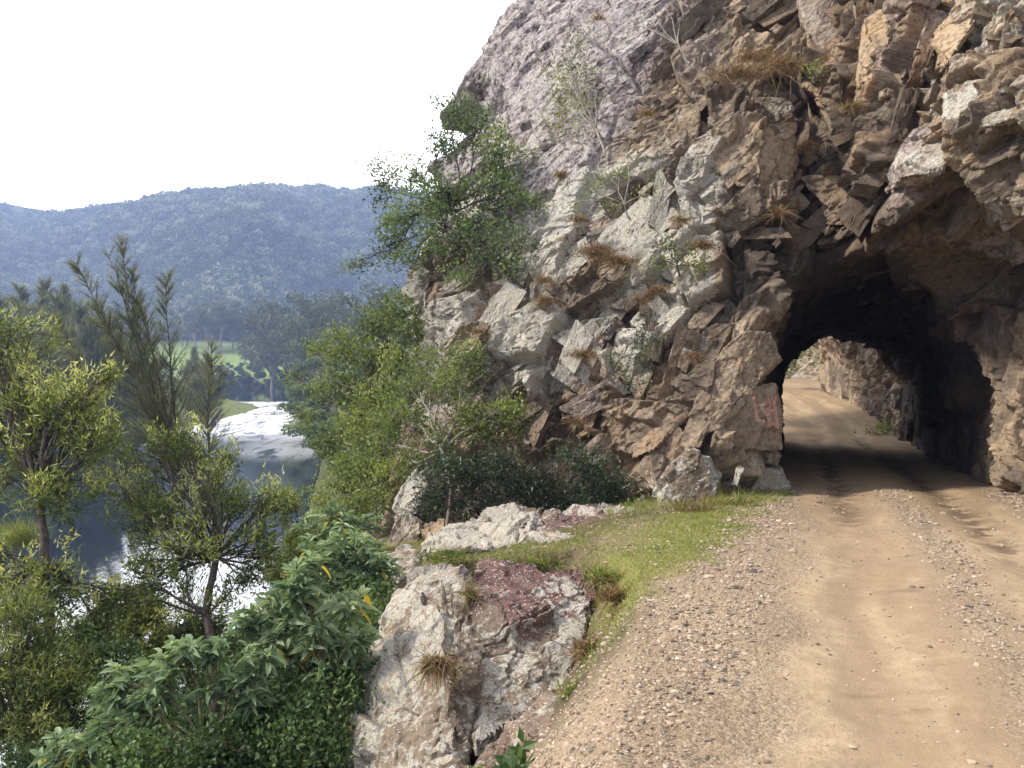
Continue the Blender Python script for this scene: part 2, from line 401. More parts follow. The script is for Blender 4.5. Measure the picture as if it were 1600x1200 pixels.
# ------------------------------------------------------------------ river
def water_material():
    b = NB('river_water')
    mp = b.mapping((1, 0.45, 1))
    calm = b.noise(1.1, 4, 0.6, mp); fine = b.noise(5, 3, 0.6, mp)
    rp = b.attr('rapid')
    streak = b.noise(0.35, 6, 0.75, b.mapping((1.0, 0.22, 1), (0, 0, 0.35)), 0.8)
    fm = b.math('MULTIPLY', rp, b.ramp(streak, [(0.40, 0.0), (0.50, 1.0)]))
    h = b.math('ADD', b.math('MULTIPLY', calm, 0.25), b.math('MULTIPLY', fine, 0.08))
    h2 = b.noise(2.2, 6, 0.75, mp)
    hh = b.math('ADD', h, b.math('MULTIPLY', b.math('MULTIPLY', rp, h2), 3.0))
    nrm = b.bump(hh, 0.30, 0.10)
    g = b.bsdf((0.012, 0.020, 0.032), 0.05, nrm, 0.8, IOR=1.6)
    b2 = b.n.new('ShaderNodeBsdfPrincipled'); b2.inputs['Base Color'].default_value = (0.82, 0.83, 0.85, 1); b2.inputs['Roughness'].default_value = 0.35
    mx = b.n.new('ShaderNodeMixShader'); b.l.new(b.math('MULTIPLY', fm, 0.92), mx.inputs[0]); b.l.new(g, mx.inputs[1]); b.l.new(b2.outputs[0], mx.inputs[2])
    return b.done(mx.outputs[0])
M['water'] = water_material()
def river():
    xs = np.arange(-310, -6, 2.0); ys = np.arange(-60, 352, 2.0)
    X, Y = np.meshgrid(xs, ys); x = X.ravel(); y = Y.ravel()
    v = np.stack([x, y, np.full(x.shape, WATER)], -1)
    ny, nx = X.shape
    i, j = np.meshgrid(np.arange(ny - 1), np.arange(nx - 1), indexing='ij')
    f = np.stack([i * nx + j, i * nx + j + 1, (i + 1) * nx + j + 1, (i + 1) * nx + j], -1).reshape(-1, 4)
    wob = (vnoise(v, 0.06, 2) - 0.5) * 30
    rp = sstep(95, 160, y + wob) * (1 - sstep(222, 236, y + wob * 0.3)) * (x > -90)
    return mesh_np('river_water', v, f, M['water'], attrs={'rapid': rp}, smooth=True)
tag(river(), kind='structure')

# ------------------------------------------------------------------ road and verge (fine sheet, one height function)
def bench_sheet(name, y0, y1, xfun0, xfun1, dx, ds, attrs_extra=None):
    ys = [y0]
    while ys[-1] < y1: ys.append(ys[-1] + max(0.018, ds * ys[-1]))
    ys = np.array(ys); nx = int(np.max(xfun1(ys) - xfun0(ys)) / dx) + 1
    tt = np.linspace(0, 1, nx)
    X = xfun0(ys)[:, None] * (1 - tt) + xfun1(ys)[:, None] * tt
    Y = np.repeat(ys[:, None], nx, 1)
    x = X.ravel(); y = Y.ravel(); z = shelf_z(x, y)
    s = (x - cx(y)) * 0.944; d = edge_x(y) - x
    p = np.stack([x, y, 0 * x], -1)
    nz = fbm(p, 1.1, 4, 6) - 0.5; nf = fbm(p, 5, 3, 9) - 0.5
    trackband = sstep(-1.35, -1.1, s + nz * 0.5) * (1 - sstep(1.35, 1.6, s + nz * 0.5))
    ridge = np.exp(-((s + nz * 0.3 - 0.03) / 0.20) ** 2)
    grav = np.clip(1 - trackband + ridge * 0.85, 0, 1)
    grav = grav * (1 - 0.6 * sstep(12.5, 15, y))
    moss = sstep(0.0, 0.35, -s - np.interp(y, [5, 6.6, 7.6, 11, 13], [2.5, 2.2, 2.0, 1.75, 1.6]) + nz * 0.7) * sstep(5.2, 6.4, y + nz * 2) * (1 - sstep(0.0, 0.5, d + nz * 0.5)) * (y < 13.5) * (1 - sstep(2.95, 3.5, -s + nz * 1.4))
    dd = x * 0 + (edge_x(y) - x)
    soil = np.maximum(sstep(-0.25, 0.2, dd + nz * 0.6) * sstep(4.6, 6.0, y + nz), sstep(3.0, 3.8, -s + nz) * sstep(6, 7, y))
    moss = np.maximum(moss, 0.35 * sstep(0.1, 0.3, nf) * sstep(-0.0, 0.6, -s - 2.0) * (y < 13))
    damp = np.exp(-((s - 0.80 + nz * 0.2) / 0.21) ** 2) * sstep(7.2, 9.5, y + nz * 3) * sstep(-0.12, 0.05, nf + 0.1 * sstep(10, 12, y))
    damp = np.maximum(damp, 0.85 * np.exp(-((s + 0.72 + nz * 0.25) / 0.20) ** 2) * sstep(8.6, 11.0, y + nz * 3) * sstep(-0.10, 0.05, nf + 0.05))
    damp = damp * (1 - 0.7 * sstep(27, 30, y)) * 0.85
    blot = 0.5 * sstep(0.18, 0.30, fbm(p * np.array([1.0, 2.2, 1]), 1.7, 4, 21) - 0.5 + 0.05 * nf) * 0.75 * trackband
    damp = np.maximum(damp, blot)
    ny = len(ys)
    i, j = np.meshgrid(np.arange(ny - 1), np.arange(nx - 1), indexing='ij')
    f = np.stack([i * nx + j, i * nx + j + 1, (i + 1) * nx + j + 1, (i + 1) * nx + j], -1).reshape(-1, 4)
    z = z + grav * (fbm(p, 28, 2, 3) - 0.5) * 0.022 * (y < 14)
    v = np.stack([x, y, z], -1)
    return mesh_np(name, v, f, M['ground'], attrs={'lat': s, 'grav': grav, 'moss': moss, 'damp': damp, 'soil': soil, 'streak': fbm(np.stack([s * 3.0 + nz * 2.2 + 40, y * 0.4, 0 * y], -1), 1.0, 4, 44)}, smooth=True)
SPLIT = lambda y: cx(y) - 1.75 / 0.944
tag(bench_sheet('dirt_road', 0.9, 75, SPLIT, lambda y: cx(y) + 3.2 + 0 * y + 3 * sstep(29, 36, y), 0.014, 0.005), kind='structure')
tag(bench_sheet('road_verge_ground', 0.9, 27, lambda y: np.minimum(edge_x(y) - 2.6, SPLIT(y) - 1), SPLIT, 0.016, 0.005), kind='structure')
tag(bench_sheet('road_verge_ground', 27, 75, lambda y: SPLIT(y) - 9 - 0 * y, SPLIT, 0.1, 0.005), kind='structure')

# ------------------------------------------------------------------ cliff: solid field -> surface -> fractured surface
CT = [  # pixel column, pixel row, depth: the large form of the face
 (1225,770,13.0),(1130,780,12.7),(1030,790,12.4),(1225,600,13.3),(1150,600,13.2),(1230,500,13.5),(1235,400,13.7),(1060,640,13.7),(950,660,14.6),(985,740,14.0),
 (850,700,15.4),(700,700,15.6),(620,780,15.5),(600,850,15.0),(590,960,14.0),(590,1100,13.0),(700,900,13.5),(850,850,14.0),
 (1100,450,14.3),(1000,500,14.8),(900,550,15.3),(800,600,15.8),(720,560,17.0),(680,500,18.5),(660,450,20.0),
 (1200,300,14.6),(1100,330,15.2),(1000,350,15.8),(900,400,16.3),(800,420,17.3),(700,400,18.8),(650,400,20.8),(612,400,24.0),
 (1180,220,14.8),(1235,200,15.0),(1050,200,16.2),(950,250,17.2),(850,280,18.7),(750,300,20.5),(690,280,22.5),(650,250,25.5),
 (1150,130,15.8),(1000,100,17.8),(930,100,19.2),(930,50,20.5),(850,100,23.5),(770,110,26.5),(722,125,29.0),(680,175,30.5),(640,215,33.0),
 (1150,0,17.2),(1000,0,20.0),(900,0,24.5),(860,0,27.0),(825,0,30.0),(790,30,31.0),(840,-60,32),(900,-150,31.0),(1000,-200,28.0),(1200,-200,22.0),
 (1270,200,17.0),(1262,300,16.5),(1262,380,16.2),(1285,60,17.2),(1230,60,16.6),(1290,430,16.0),
 (1345,40,14.3),(1350,150,13.6),(1345,230,13.1),(1335,320,12.9),(1450,50,12.4),(1450,180,11.7),(1450,280,11.4),(1560,50,11.0),(1560,200,10.4),(1590,290,10.2),
 (1700,200,9.5),(1700,0,9.6),(1450,-150,13.0),(1650,-200,10.5),
 (1400,350,13.2),(1500,350,12.6),(1600,360,12.0),(1400,400,15.0),(1500,400,14.6),(1600,410,13.6),(1700,380,11.5),
 (1545,520,13.6),(1590,520,12.9),(1545,700,13.7),(1600,700,12.8),(1700,600,11.8),(1700,800,11.4)]
pts = np.array([[P(*c)[0] - 0.38 * c[2], P(*c)[2], c[2]] for c in CT])
extra = np.array([(-12.5, 0, 27), (-12.5, 5, 29), (-12.5, 10, 33), (-12.5, -6, 22), (-12, -11, 16), (-15, 0, 36), (-15, 8, 42), (-15, -8, 30), (-18, 0, 46), (-18, 12, 50),
                  (-9, -11, 13), (-6, -11, 12), (-16, -12, 26), (-16, 15, 44), (-14, 17.5, 41), (-5, 18, 31), (0, 15, 24), (5, 13, 16), (9, 10, 11), (9, 5, 10), (9, 0, 11)], float)
pts = np.vstack([pts, extra])
def rbf_fit(uv, val):
    d = np.linalg.norm(uv[:, None] - uv[None], axis=2)
    n = len(uv); A = np.zeros((n + 3, n + 3)); A[:n, :n] = d - np.eye(n) * 0.12
    A[:n, n] = 1; A[:n, n + 1:] = uv; A[n, :n] = 1; A[n + 1:, :n] = uv.T
    return np.linalg.solve(A, np.concatenate([val, [0, 0, 0]]))
W = rbf_fit(pts[:, :2], pts[:, 2])
def G(u, z):
    q = np.stack([u, z], -1); o = np.zeros(u.shape)
    sh = q.reshape(-1, 2)
    r = W[-3] + sh @ W[-2:]
    for k in range(len(pts)):
        r = r + W[k] * np.hypot(sh[:, 0] - pts[k, 0], sh[:, 1] - pts[k, 1])
    return r.reshape(u.shape)
H = 0.22
gx = np.arange(-17, 19, H); gy = np.arange(8.5, 47, H); gz = np.arange(-12.5, 17.5, H)
def field():
    us = np.arange(-36, 17, 0.1); Ug, Zg = np.meshgrid(us, gz, indexing='ij')
    Gg = G(Ug, Zg)
    gu = np.gradient(Gg, 0.1, axis=0); gzz = np.gradient(Gg, H, axis=1)
    nrm = np.sqrt(1 + gu ** 2 + gzz ** 2)
    X, Y, Z = np.meshgrid(gx, gy, gz, indexing='ij')
    U = X - 0.38 * Y
    ui = (U - us[0]) / 0.1; u0 = np.clip(ui.astype(int), 0, len(us) - 2); fu = np.clip(ui - u0, 0, 1)
    zi = np.broadcast_to(np.arange(len(gz))[None, None], X.shape)
    Gv = Gg[u0, zi] * (1 - fu) + Gg[u0 + 1, zi] * fu
    Nv = nrm[u0, zi]
    f = (Y - Gv) / Nv
    s = (X - cx(Y)) * 0.944; zr = zroad(Y); hz = Z - zr
    # wall along the outer side of the road up to the overhang
    wall = s - (2.3 + 0.12 * np.maximum(0, hz - 1) + 0.25 * np.maximum(0, 12.5 - Y))
    f = np.maximum(f, np.minimum(wall, 4.2 - Z) * 0.9)
    # bore
    hw = 2.0 + 0.2 * np.exp(-((Y - 13.5) / 1.2) ** 2) + 0.15 * sstep(22, 27, Y)
    top = 4.15 - 0.4 * sstep(15, 27, Y)
    s = s - 0.05 * sstep(20, 26, Y)
    s = s + 0.14 * (1 - sstep(16, 22, Y))
    q = np.where(hz < 1.7, np.abs(s) - hw, (np.sqrt((s / hw) ** 2 + (np.maximum(hz - 1.7, 0) / (top - 1.7)) ** 2 + 1e-9) - 1) * 1.75)
    q = np.where(hz < -0.6, np.maximum(q, -0.6 - hz), q)
    f = np.minimum(f, q)
    # open ground beyond the bore
    back = (27.4 + 0.4 * np.minimum(np.abs(s + 0.3), 3) + np.maximum(0, Z - 8) * 1.3 * sstep(-3, -6, U)) - Y
    side = s - (2.1 - np.clip(0.26 * (Y - 27.5), 0, 1.2) + 0.22 * np.maximum(0, hz - 0.8))
    f = np.minimum(f, np.maximum(back, side))
    return f
def surface_nets(f):
    nx, ny, nz = f.shape
    ins = f > 0
    c = [f[i:nx - 1 + i, j:ny - 1 + j, k:nz - 1 + k] for i in (0, 1) for j in (0, 1) for k in (0, 1)]
    cnt = sum((a > 0).astype(np.int8) for a in c)
    act = (cnt > 0) & (cnt < 8)
    I = np.argwhere(act); idm = np.full(act.shape, -1, np.int64); idm[act] = np.arange(len(I))
    cv = [a[act] for a in c]
    offs = [(i, j, k) for i in (0, 1) for j in (0, 1) for k in (0, 1)]
    acc = np.zeros((len(I), 3)); n = np.zeros(len(I))
    for a in range(8):
        for b in range(a + 1, 8):
            if sum(abs(p - q) for p, q in zip(offs[a], offs[b])) != 1: continue
            fa, fb = cv[a], cv[b]; m = (fa > 0) != (fb > 0)
            t = np.where(m, fa / np.where(m, fa - fb, 1), 0)
            pa = np.array(offs[a], float); pb = np.array(offs[b], float)
            acc += m[:, None] * (pa + (pb - pa) * t[:, None]); n += m
    V = I + acc / n[:, None]
    V = V * H + np.array([gx[0], gy[0], gz[0]])
    quads = []
    for ax in range(3):
        o1, o2 = [(1, 2), (2, 0), (0, 1)][ax]
        sl0 = [slice(None)] * 3; sl1 = [slice(None)] * 3
        sl0[ax] = slice(0, -1); sl1[ax] = slice(1, None)
        a = ins[tuple(sl0)]; b = ins[tuple(sl1)]
        E = np.argwhere(a != b)
        ok = (E[:, o1] > 0) & (E[:, o2] > 0) & (E[:, o1] < f.shape[o1] - 1) & (E[:, o2] < f.shape[o2] - 1)
        E = E[ok]; fl = a[E[:, 0], E[:, 1], E[:, 2]]
        def cell(d1, d2):
            C_ = E.copy(); C_[:, o1] -= d1; C_[:, o2] -= d2
            return idm[C_[:, 0], C_[:, 1], C_[:, 2]]
        q = np.stack([cell(1, 1), cell(0, 1), cell(0, 0), cell(1, 0)], -1)
        q[~fl] = q[~fl][:, ::-1]
        quads.append(q)
    return V, np.vstack(quads)
V0, Q0 = surface_nets(field())
# relax the coarse surface and take its normals
def relax(V, Q, it=2):
    for _ in range(it):
        acc = np.zeros_like(V); n = np.zeros(len(V))
        for a, b in ((0, 1), (1, 2), (2, 3), (3, 0)):
            np.add.at(acc, Q[:, a], V[Q[:, b]]); np.add.at(n, Q[:, a], 1)
            np.add.at(acc, Q[:, b], V[Q[:, a]]); np.add.at(n, Q[:, b], 1)
        V = V * 0.4 + 0.6 * acc / np.maximum(n, 1)[:, None]
    return V
V0 = relax(V0, Q0, 3)
fn = np.cross(V0[Q0[:, 2]] - V0[Q0[:, 0]], V0[Q0[:, 3]] - V0[Q0[:, 1]])
N0 = np.zeros_like(V0)
for k in range(4): np.add.at(N0, Q0[:, k], fn)
N0 /= np.linalg.norm(N0, axis=1)[:, None] + 1e-9
N0 = relax(N0, Q0, 3); N0 /= np.linalg.norm(N0, axis=1)[:, None] + 1e-9
fc = V0[Q0].mean(1); fnn = fn / (np.linalg.norm(fn, axis=1)[:, None] + 1e-9)
# make the normals point to the open air (towards the camera side on the face)
s_chk = ((fc - np.array([0, 0, CAMZ])) * fnn).sum(1)
m_ = (fc[:, 2] > 5) & (fc[:, 1] < 20)
if s_chk[m_].mean() > 0: N0 = -N0; Q0 = Q0[:, ::-1]; fnn = -fnn; s_chk = -s_chk

JOINTS = np.array([(0.85, -0.35, 0.40), (-0.55, -0.45, 0.70), (0.15, -0.90, -0.40), (-0.80, -0.55, -0.20), (0.10, -0.25, 0.96), (-0.25, -0.95, 0.15),
                   (0.55, -0.80, 0.20), (0.30, -0.20, -0.93), (-0.95, 0.20, 0.25), (0.95, 0.15, -0.25), (-0.45, -0.60, -0.66), (-0.1, 0.95, 0.3)])
JOINTS /= np.linalg.norm(JOINTS, axis=1)[:, None]
LEVELS = [((2.1, 1.7, 1.2), 0.85, 0.30, 0.45, 1.0), ((1.0, 0.85, 0.46), 0.95, 0.15, 0.5, 0.78), ((0.42, 0.40, 0.20), 0.75, 0.085, 0.5, 0.60), ((0.17, 0.17, 0.10), 0.8, 0.028, 0.5, 0.55)]
def rock_disp(p, N, big=1.0, seed=0, calm=None, levels=LEVELS, wobble=0.22, rugg=None):
    """break the surface into flat joint planes, level by level; returns the distance along N and per-block random numbers"""
    wob = np.stack([fbm(p, 0.9, 3, 31 + seed) - .5, fbm(p, 0.9, 3, 37 + seed) - .5, fbm(p, 0.9, 3, 41 + seed) - .5], -1) * wobble
    d = np.zeros(len(p)); tones = []; gaps = []
    NJ = N @ JOINTS.T
    for k, (sc, an, amp, kap, prob) in enumerate(levels):
        amp = amp * big
        A = frame(np.array(sc) * big, an, 0.3); Ai = np.linalg.inv(A)
        g, r, loc = vor(p + wob + N * d[:, None] * 0.5, A, seed + k * 5)
        v = -(loc @ Ai.T)                               # world vector to the block's own centre
        rj = np.mod(r[:, 0:1] * np.array([13.1, 7.7, 5.3, 17.9, 3.1, 11.3, 23.7, 19.1, 29.3, 31.7, 37.1, 41.3]) + r[:, 2:3] * 9.3, 1.0)
        j = np.argmax(NJ + rj * 0.62, axis=1)
        jn = np.maximum(NJ[np.arange(len(p)), j], 0.42)
        vn = (v * N).sum(1)
        t = (JOINTS[j] * v).sum(1) / jn - (1 - kap) * vn
        t = amp * np.tanh(t / amp * 0.9)
        pr = prob
        if rugg is not None and k >= 1: pr = np.clip(prob + rugg, 0, 1)
        on = (r[:, 3] < pr) * 1.0
        t = t * on
        if k < 2:
            cr = np.clip(1 - g / (0.045 if k == 0 else 0.04), 0, 1)
            t = t - cr * on * amp * (0.35 if k == 0 else 0.4)
        if calm is not None: t = t * (1 - calm * (0.72, 0.85, 0.7, 0.5)[k])
        d = d + t; tones.append(r[:, 1]); gaps.append(g)
    return d, tones, gaps
def ease_steps(V, Q, nominal, it=3, k=2.2):
    E = np.vstack([Q[:, [0, 1]], Q[:, [1, 2]], Q[:, [2, 3]], Q[:, [3, 0]]]); E = np.vstack([E, E[:, ::-1]])
    n = len(V)
    for _ in range(it):
        L = np.linalg.norm(V[E[:, 0]] - V[E[:, 1]], axis=1)
        mx = np.bincount(E[:, 0], weights=(L > nominal * k), minlength=n) > 0
        cnt = np.maximum(np.bincount(E[:, 0], minlength=n), 1)
        av = np.stack([np.bincount(E[:, 0], weights=V[E[:, 1], c], minlength=n) / cnt for c in range(3)], -1)
        V = np.where(mx[:, None], V * 0.35 + av * 0.65, V)
    return V
def slab_mask(x, y, z):
    u = x - 0.38 * y
    return sstep(0.8, -0.8, u - (-4.3 + (z - 6.2) * 0.28)) * sstep(3.8, 5.2, z + (u + 9) * 0.1)
def zones(VV, tn, slab, bore, face=None):
    """lichen, tone, ochre and purple of the rock by place and block; tunnel and overhang shade is painted into tone"""
    x, y, z = VV.T; u = x - 0.38 * y
    tone = 0.45 * tn[0] + 0.33 * tn[1] + 0.22 * tn[2]
    tone = np.clip((tone - 0.5) * 1.5 + 0.5, 0.15, 1)
    tone = tone * (1 - 1.0 * bore * sstep(13.6, 16.0, y) * (y < 27.5))  # tunnel gloom painted in: rock colour fades to near black inside the bore
    lich = sstep(0.3, -1.2, u - (-0.9)) * sstep(6.6, 5.0, z) * (0.25 + 0.75 * (tn[0] > 0.25)) * (0.60 + 0.65 * tn[1]) * sstep(-0.6, 1.3, z - 0.12 * (u + 8))
    lich = np.maximum(lich, 0.42 * slab)
    lich = np.maximum(lich, 0.5 * (u > 1.4) * (z > 4.2) * tn[0])
    lich = np.maximum(lich, 0.45 * (u < -0.5) * (z < 2) * (tn[1] > 0.7))
    lich = np.where(bore, 0, lich)
    brown = np.exp(-((z - 0.35 - (u + 4) * 0.28) / 0.9) ** 2) * (u < -1.2)
    lich = lich * (1 - 0.8 * brown)
    och = sstep(0.3, 0.7, tn[1]) * (0.25 + 0.6 * np.exp(-((u - 1.2) / 1.6) ** 2) * (z > 3.5)) + 0.35 * brown * tn[1]
    purp = np.clip(slab + 0.35 * (tn[0] > 0.75) * (u < -2) + 0.5 * (tn[1] > 0.8) * (u > 1.0) * (z > 3), 0, 1)
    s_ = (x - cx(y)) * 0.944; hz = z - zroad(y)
    ceil_shade = sstep(3.1, 2.4, np.abs(s_)) * sstep(2.6, 3.4, hz) * sstep(6.2, 4.8, hz) * sstep(11.2, 12.4, y)  # shade under the overhang and mouth ceiling, painted into the rock colour
    tone = tone * (1 - 0.62 * ceil_shade); och = och * (1 - 0.5 * ceil_shade); lich = lich * (1 - ceil_shade)
    return np.clip(lich, 0, 1), tone, np.clip(och, 0, 1), purp
def cliff_mesh(V, N, Q, n, name, parent=None):
    """subdivide every quad n x n and displace"""
    t = np.linspace(0, 1, n + 1); S, T = np.meshgrid(t, t, indexing='ij'); S = S.ravel(); T = T.ravel()
    wts = np.stack([(1 - S) * (1 - T), S * (1 - T), S * T, (1 - S) * T], 0)      # 4 x k
    VV = np.einsum('qci,ck->qki', V[Q], wts).reshape(-1, 3)
    NN = np.einsum('qci,ck->qki', N[Q], wts).reshape(-1, 3)
    key = np.round(VV * 2000).astype(np.int64)
    kk = (key[:, 0] * 73856093) ^ (key[:, 1] * 19349663) ^ (key[:, 2] * 83492791)
    _, first, inv = np.unique(kk, return_index=True, return_inverse=True)
    VV = VV[first]; NN = NN[first]; NN /= np.linalg.norm(NN, axis=1)[:, None] + 1e-9
    k = n + 1
    i, j = np.meshgrid(np.arange(n), np.arange(n), indexing='ij')
    loc = np.stack([i * k + j, (i + 1) * k + j, (i + 1) * k + j + 1, i * k + j + 1], -1).reshape(-1, 4)
    Fq = inv[(np.arange(len(Q))[:, None, None] * (k * k) + loc[None])].reshape(-1, 4)
    x, y, z = VV.T
    u = x - 0.38 * y; px = 800 + F * x / y; py = HZ - (z - CAMZ) / y * F
    slab = slab_mask(x, y, z)
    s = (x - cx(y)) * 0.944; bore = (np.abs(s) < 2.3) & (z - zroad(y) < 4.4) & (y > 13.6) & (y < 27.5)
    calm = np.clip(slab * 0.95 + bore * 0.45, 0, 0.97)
    rugg = 0.25 * (u > 0.2) * (z > 3.5) + 0.15 * ((u < -1) & (z < 1.2)) - 0.3 * bore
    d, tn, gp = rock_disp(VV, NN, 1.0, 0, calm, rugg=rugg)
    # grooves running down the slab
    c_, s_ = math.cos(0.75), math.sin(0.75)
    gq = np.stack([x * c_ + z * -s_, y * 0.6, (x * s_ + z * c_) * 0.22], -1)
    d += slab * ((fbm(gq, 2.2, 4, 51) - 0.5) * 0.34 + (fbm(gq, 7, 2, 55) - 0.5) * 0.05)
    gs, rs, ls = vor(VV + 0.3 * np.stack([fbm(VV, .8, 3, 81) - .5] * 3, -1), frame((3.6, 2.6, 1.1), 0.95, 0.2), 90)
    d += slab * ((rs[:, 0] - .5) * 0.34 + ls[:, 2] * 0.22 - 0.16 * np.clip(1 - gs / 0.035, 0, 1))
    d += (fbm(VV, 5, 4, 61) - 0.5) * 0.05 + (fbm(VV, 22, 2, 63) - .5) * 0.012
    if n == 1: d *= 0.5
    VV = VV + NN * d[:, None]
    if n > 1: VV = ease_steps(VV, Fq, H / n)
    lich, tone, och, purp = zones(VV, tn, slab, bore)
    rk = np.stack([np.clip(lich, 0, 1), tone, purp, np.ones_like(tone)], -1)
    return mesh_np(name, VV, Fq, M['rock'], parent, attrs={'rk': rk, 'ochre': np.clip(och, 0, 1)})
pxc = 800 + F * fc[:, 0] / fc[:, 1]; pyc = HZ - (fc[:, 2] - CAMZ) / fc[:, 1] * F
sc_ = (fc[:, 0] - cx(fc[:, 1])) * 0.944
under = (np.abs(sc_) < 1.9) & (fc[:, 2] < zroad(fc[:, 1]) - 0.35)
seen = (s_chk < 0.6) & (pxc > 520) & (pxc < 1680) & (pyc > -60) & (pyc < 1000) & (fc[:, 2] > -5.0) & (fc[:, 1] < 40) & ~under
hi = seen & (fc[:, 1] < 21.5); mid = seen & ~hi
lo = ~seen & ~under
cliff = cliff_mesh(V0, N0, Q0[hi], 9, 'cliff'); tag(cliff, kind='structure')
c2 = cliff_mesh(V0, N0, Q0[mid], 5, 'cliff_far_face', None); tag(c2, kind='structure'); c2.parent = cliff
c3 = cliff_mesh(V0, N0, Q0[lo], 1, 'cliff_flank', None); tag(c3, kind='structure'); c3.parent = cliff
print('cliff quads', hi.sum(), mid.sum(), lo.sum())
# ------------------------------------------------------------------ single rocks
def mesh_arrays(me):
    n = len(me.vertices); v = np.empty(n * 3, np.float32); me.vertices.foreach_get('co', v); v = v.reshape(-1, 3)
    nn = np.empty(n * 3, np.float32); me.vertices.foreach_get('normal', nn); return v.astype(float), nn.reshape(-1, 3).astype(float)
def rock_block(name, front, thick, mat, res=0.035, bevel=0.012, lich=0.3, tone=0.5, ochre=0.2, purp=0.0, parent=None, rough=1.0, levels=None, seed=0, push=(0.3, 1.0, 0.0), hull_extra=(), bev_seg=1, top_purp=None, lump=0.006, tone_var=0.5, proud=0.22, purp_y=(6.9, 7.3)):
    if parent is not None:       # seat it in the face
        sh = []
        for c in front:
            o_ = Vector((0, 0, CAMZ)); dr_ = (Vector(P(*c)) - o_).normalized(); hit = BASE.ray_cast(o_, dr_, 60)[0]
            if hit is not None: sh.append(hit.y - c[2])
        if sh:
            k_ = float(np.clip(np.median(sh) - proud, -1.5, 1.5)); front = [(a_, b_, c_ + k_) for a_, b_, c_ in front]
    pf = [Vector(P(*c)) for c in front]
    dv = Vector(push).normalized() * thick
    cen = sum(pf, Vector()) / len(pf)
    allp = pf + [(p - cen) * 0.92 + cen + dv for p in pf] + [Vector(P(*c)) for c in hull_extra]
    bm = bmesh.new()
    for p in allp: bm.verts.new(p)
    r = bmesh.ops.convex_hull(bm, input=bm.verts)
    bmesh.ops.delete(bm, geom=[g for g in r['geom_interior'] if isinstance(g, bmesh.types.BMVert)], context='VERTS')
    for v in [v for v in bm.verts if not v.link_faces]: bm.verts.remove(v)
    bmesh.ops.dissolve_limit(bm, angle_limit=math.radians(4), verts=bm.verts, edges=bm.edges)
    if bevel: bmesh.ops.bevel(bm, geom=bm.edges[:], offset=bevel, segments=bev_seg, affect='EDGES', clamp_overlap=True)
    bmesh.ops.triangulate(bm, faces=bm.faces)
    bmesh.ops.recalc_face_normals(bm, faces=bm.faces)
    me = bpy.data.meshes.new(name); bm.to_mesh(me); bm.free()
    to = bpy.data.objects.new(name, me); COL.objects.link(to)
    md = to.modifiers.new('r', 'REMESH'); md.mode = 'VOXEL'; md.voxel_size = res
    dg = bpy.context.evaluated_depsgraph_get(); me2 = bpy.data.meshes.new_from_object(to.evaluated_get(dg))
    bpy.data.objects.remove(to); bpy.data.meshes.remove(me); me = me2; me.name = name
    v, nn = mesh_arrays(me)
    lv = levels or [((0.8, 0.7, 0.5), 0.8, 0.05, 0.5, 0.7), ((0.3, 0.3, 0.18), 0.8, 0.022, 0.5, 0.6), ((0.1, 0.1, 0.07), 0.8, 0.010, 0.5, 0.5)]
    lv = [(a, b_, c * rough, d_, e) for a, b_, c, d_, e in lv]
    d, tn, _ = rock_disp(v, nn, 1.0, 100 + seed, None, lv, 0.15)
    d += (fbm(v, 3, 4, 71 + seed) - 0.5) * lump * 2 + (fbm(v, 20, 3, 73) - 0.5) * 0.015
    v2 = v + nn * d[:, None]
    me.vertices.foreach_set('co', v2.astype(np.float32).ravel())
    t = np.clip(tone + (tn[0] - 0.5) * tone_var, 0, 1)
    up = np.clip(nn[:, 2], 0, 1)
    pu = np.full(len(v), purp)
    if top_purp is not None: pu = np.maximum(pu, top_purp * sstep(purp_y[0], purp_y[1], v[:, 1] + (fbm(v, 2.2, 4, 91 + seed) - .5) * 1.6))
    rk = np.stack([np.full(len(v), lich) * (0.6 + 0.6 * tn[0]), t, pu, np.ones(len(v))], -1)
    a = me.attributes.new('rk', 'FLOAT_COLOR', 'POINT'); a.data.foreach_set('color', rk.astype(np.float32).ravel())
    a = me.attributes.new('ochre', 'FLOAT', 'POINT'); a.data.foreach_set('value', np.full(len(v), ochre, np.float32))
    me.materials.append(mat)
    me.polygons.foreach_set('use_smooth', np.full(len(me.polygons), False))
    o = bpy.data.objects.new(name, me); COL.objects.link(o)
    if parent: o.parent = parent
    return o

def unit(v): return v / (np.linalg.norm(v, axis=-1, keepdims=True) + 1e-9)
RK = M['rock']
BASE = BVHTree.FromPolygons(V0.tolist(), Q0.tolist())
HB = dict(parent=cliff)
rock_block('ledge_block', [(1118,232,14.3),(1175,205,14.2),(1243,182,14.4),(1248,250,14.4),(1226,300,14.2),(1160,292,13.9),(1112,266,14.2)], 1.4, RK, lich=0.22, tone=0.86, ochre=0.30, rough=0.35, tone_var=0.15, lump=0.012, seed=1, **HB)
rock_block('ledge_cap', [(1105,166,14.3),(1160,150,14.2),(1232,156,14.2),(1240,182,14.1),(1180,204,13.9),(1128,214,13.9),(1104,196,14.2)], 1.4, RK, lich=0.5, tone=0.5, ochre=0.1, rough=0.7, seed=2, **HB)
rock_block('ledge_block', [(1042,205,15.2),(1062,168,15.3),(1095,172,15.1),(1088,236,15.0),(1060,262,15.0),(1034,240,15.2)], 1.0, RK, lich=0.3, tone=0.75, ochre=0.25, rough=0.5, seed=3, **HB)
rock_block('ledge_block', [(1072,248,14.9),(1105,238,14.8),(1116,262,14.7),(1100,272,14.7),(1074,268,14.8)], 0.8, RK, lich=0.0, tone=0.7, ochre=0.8, rough=0.3, seed=4, **HB)
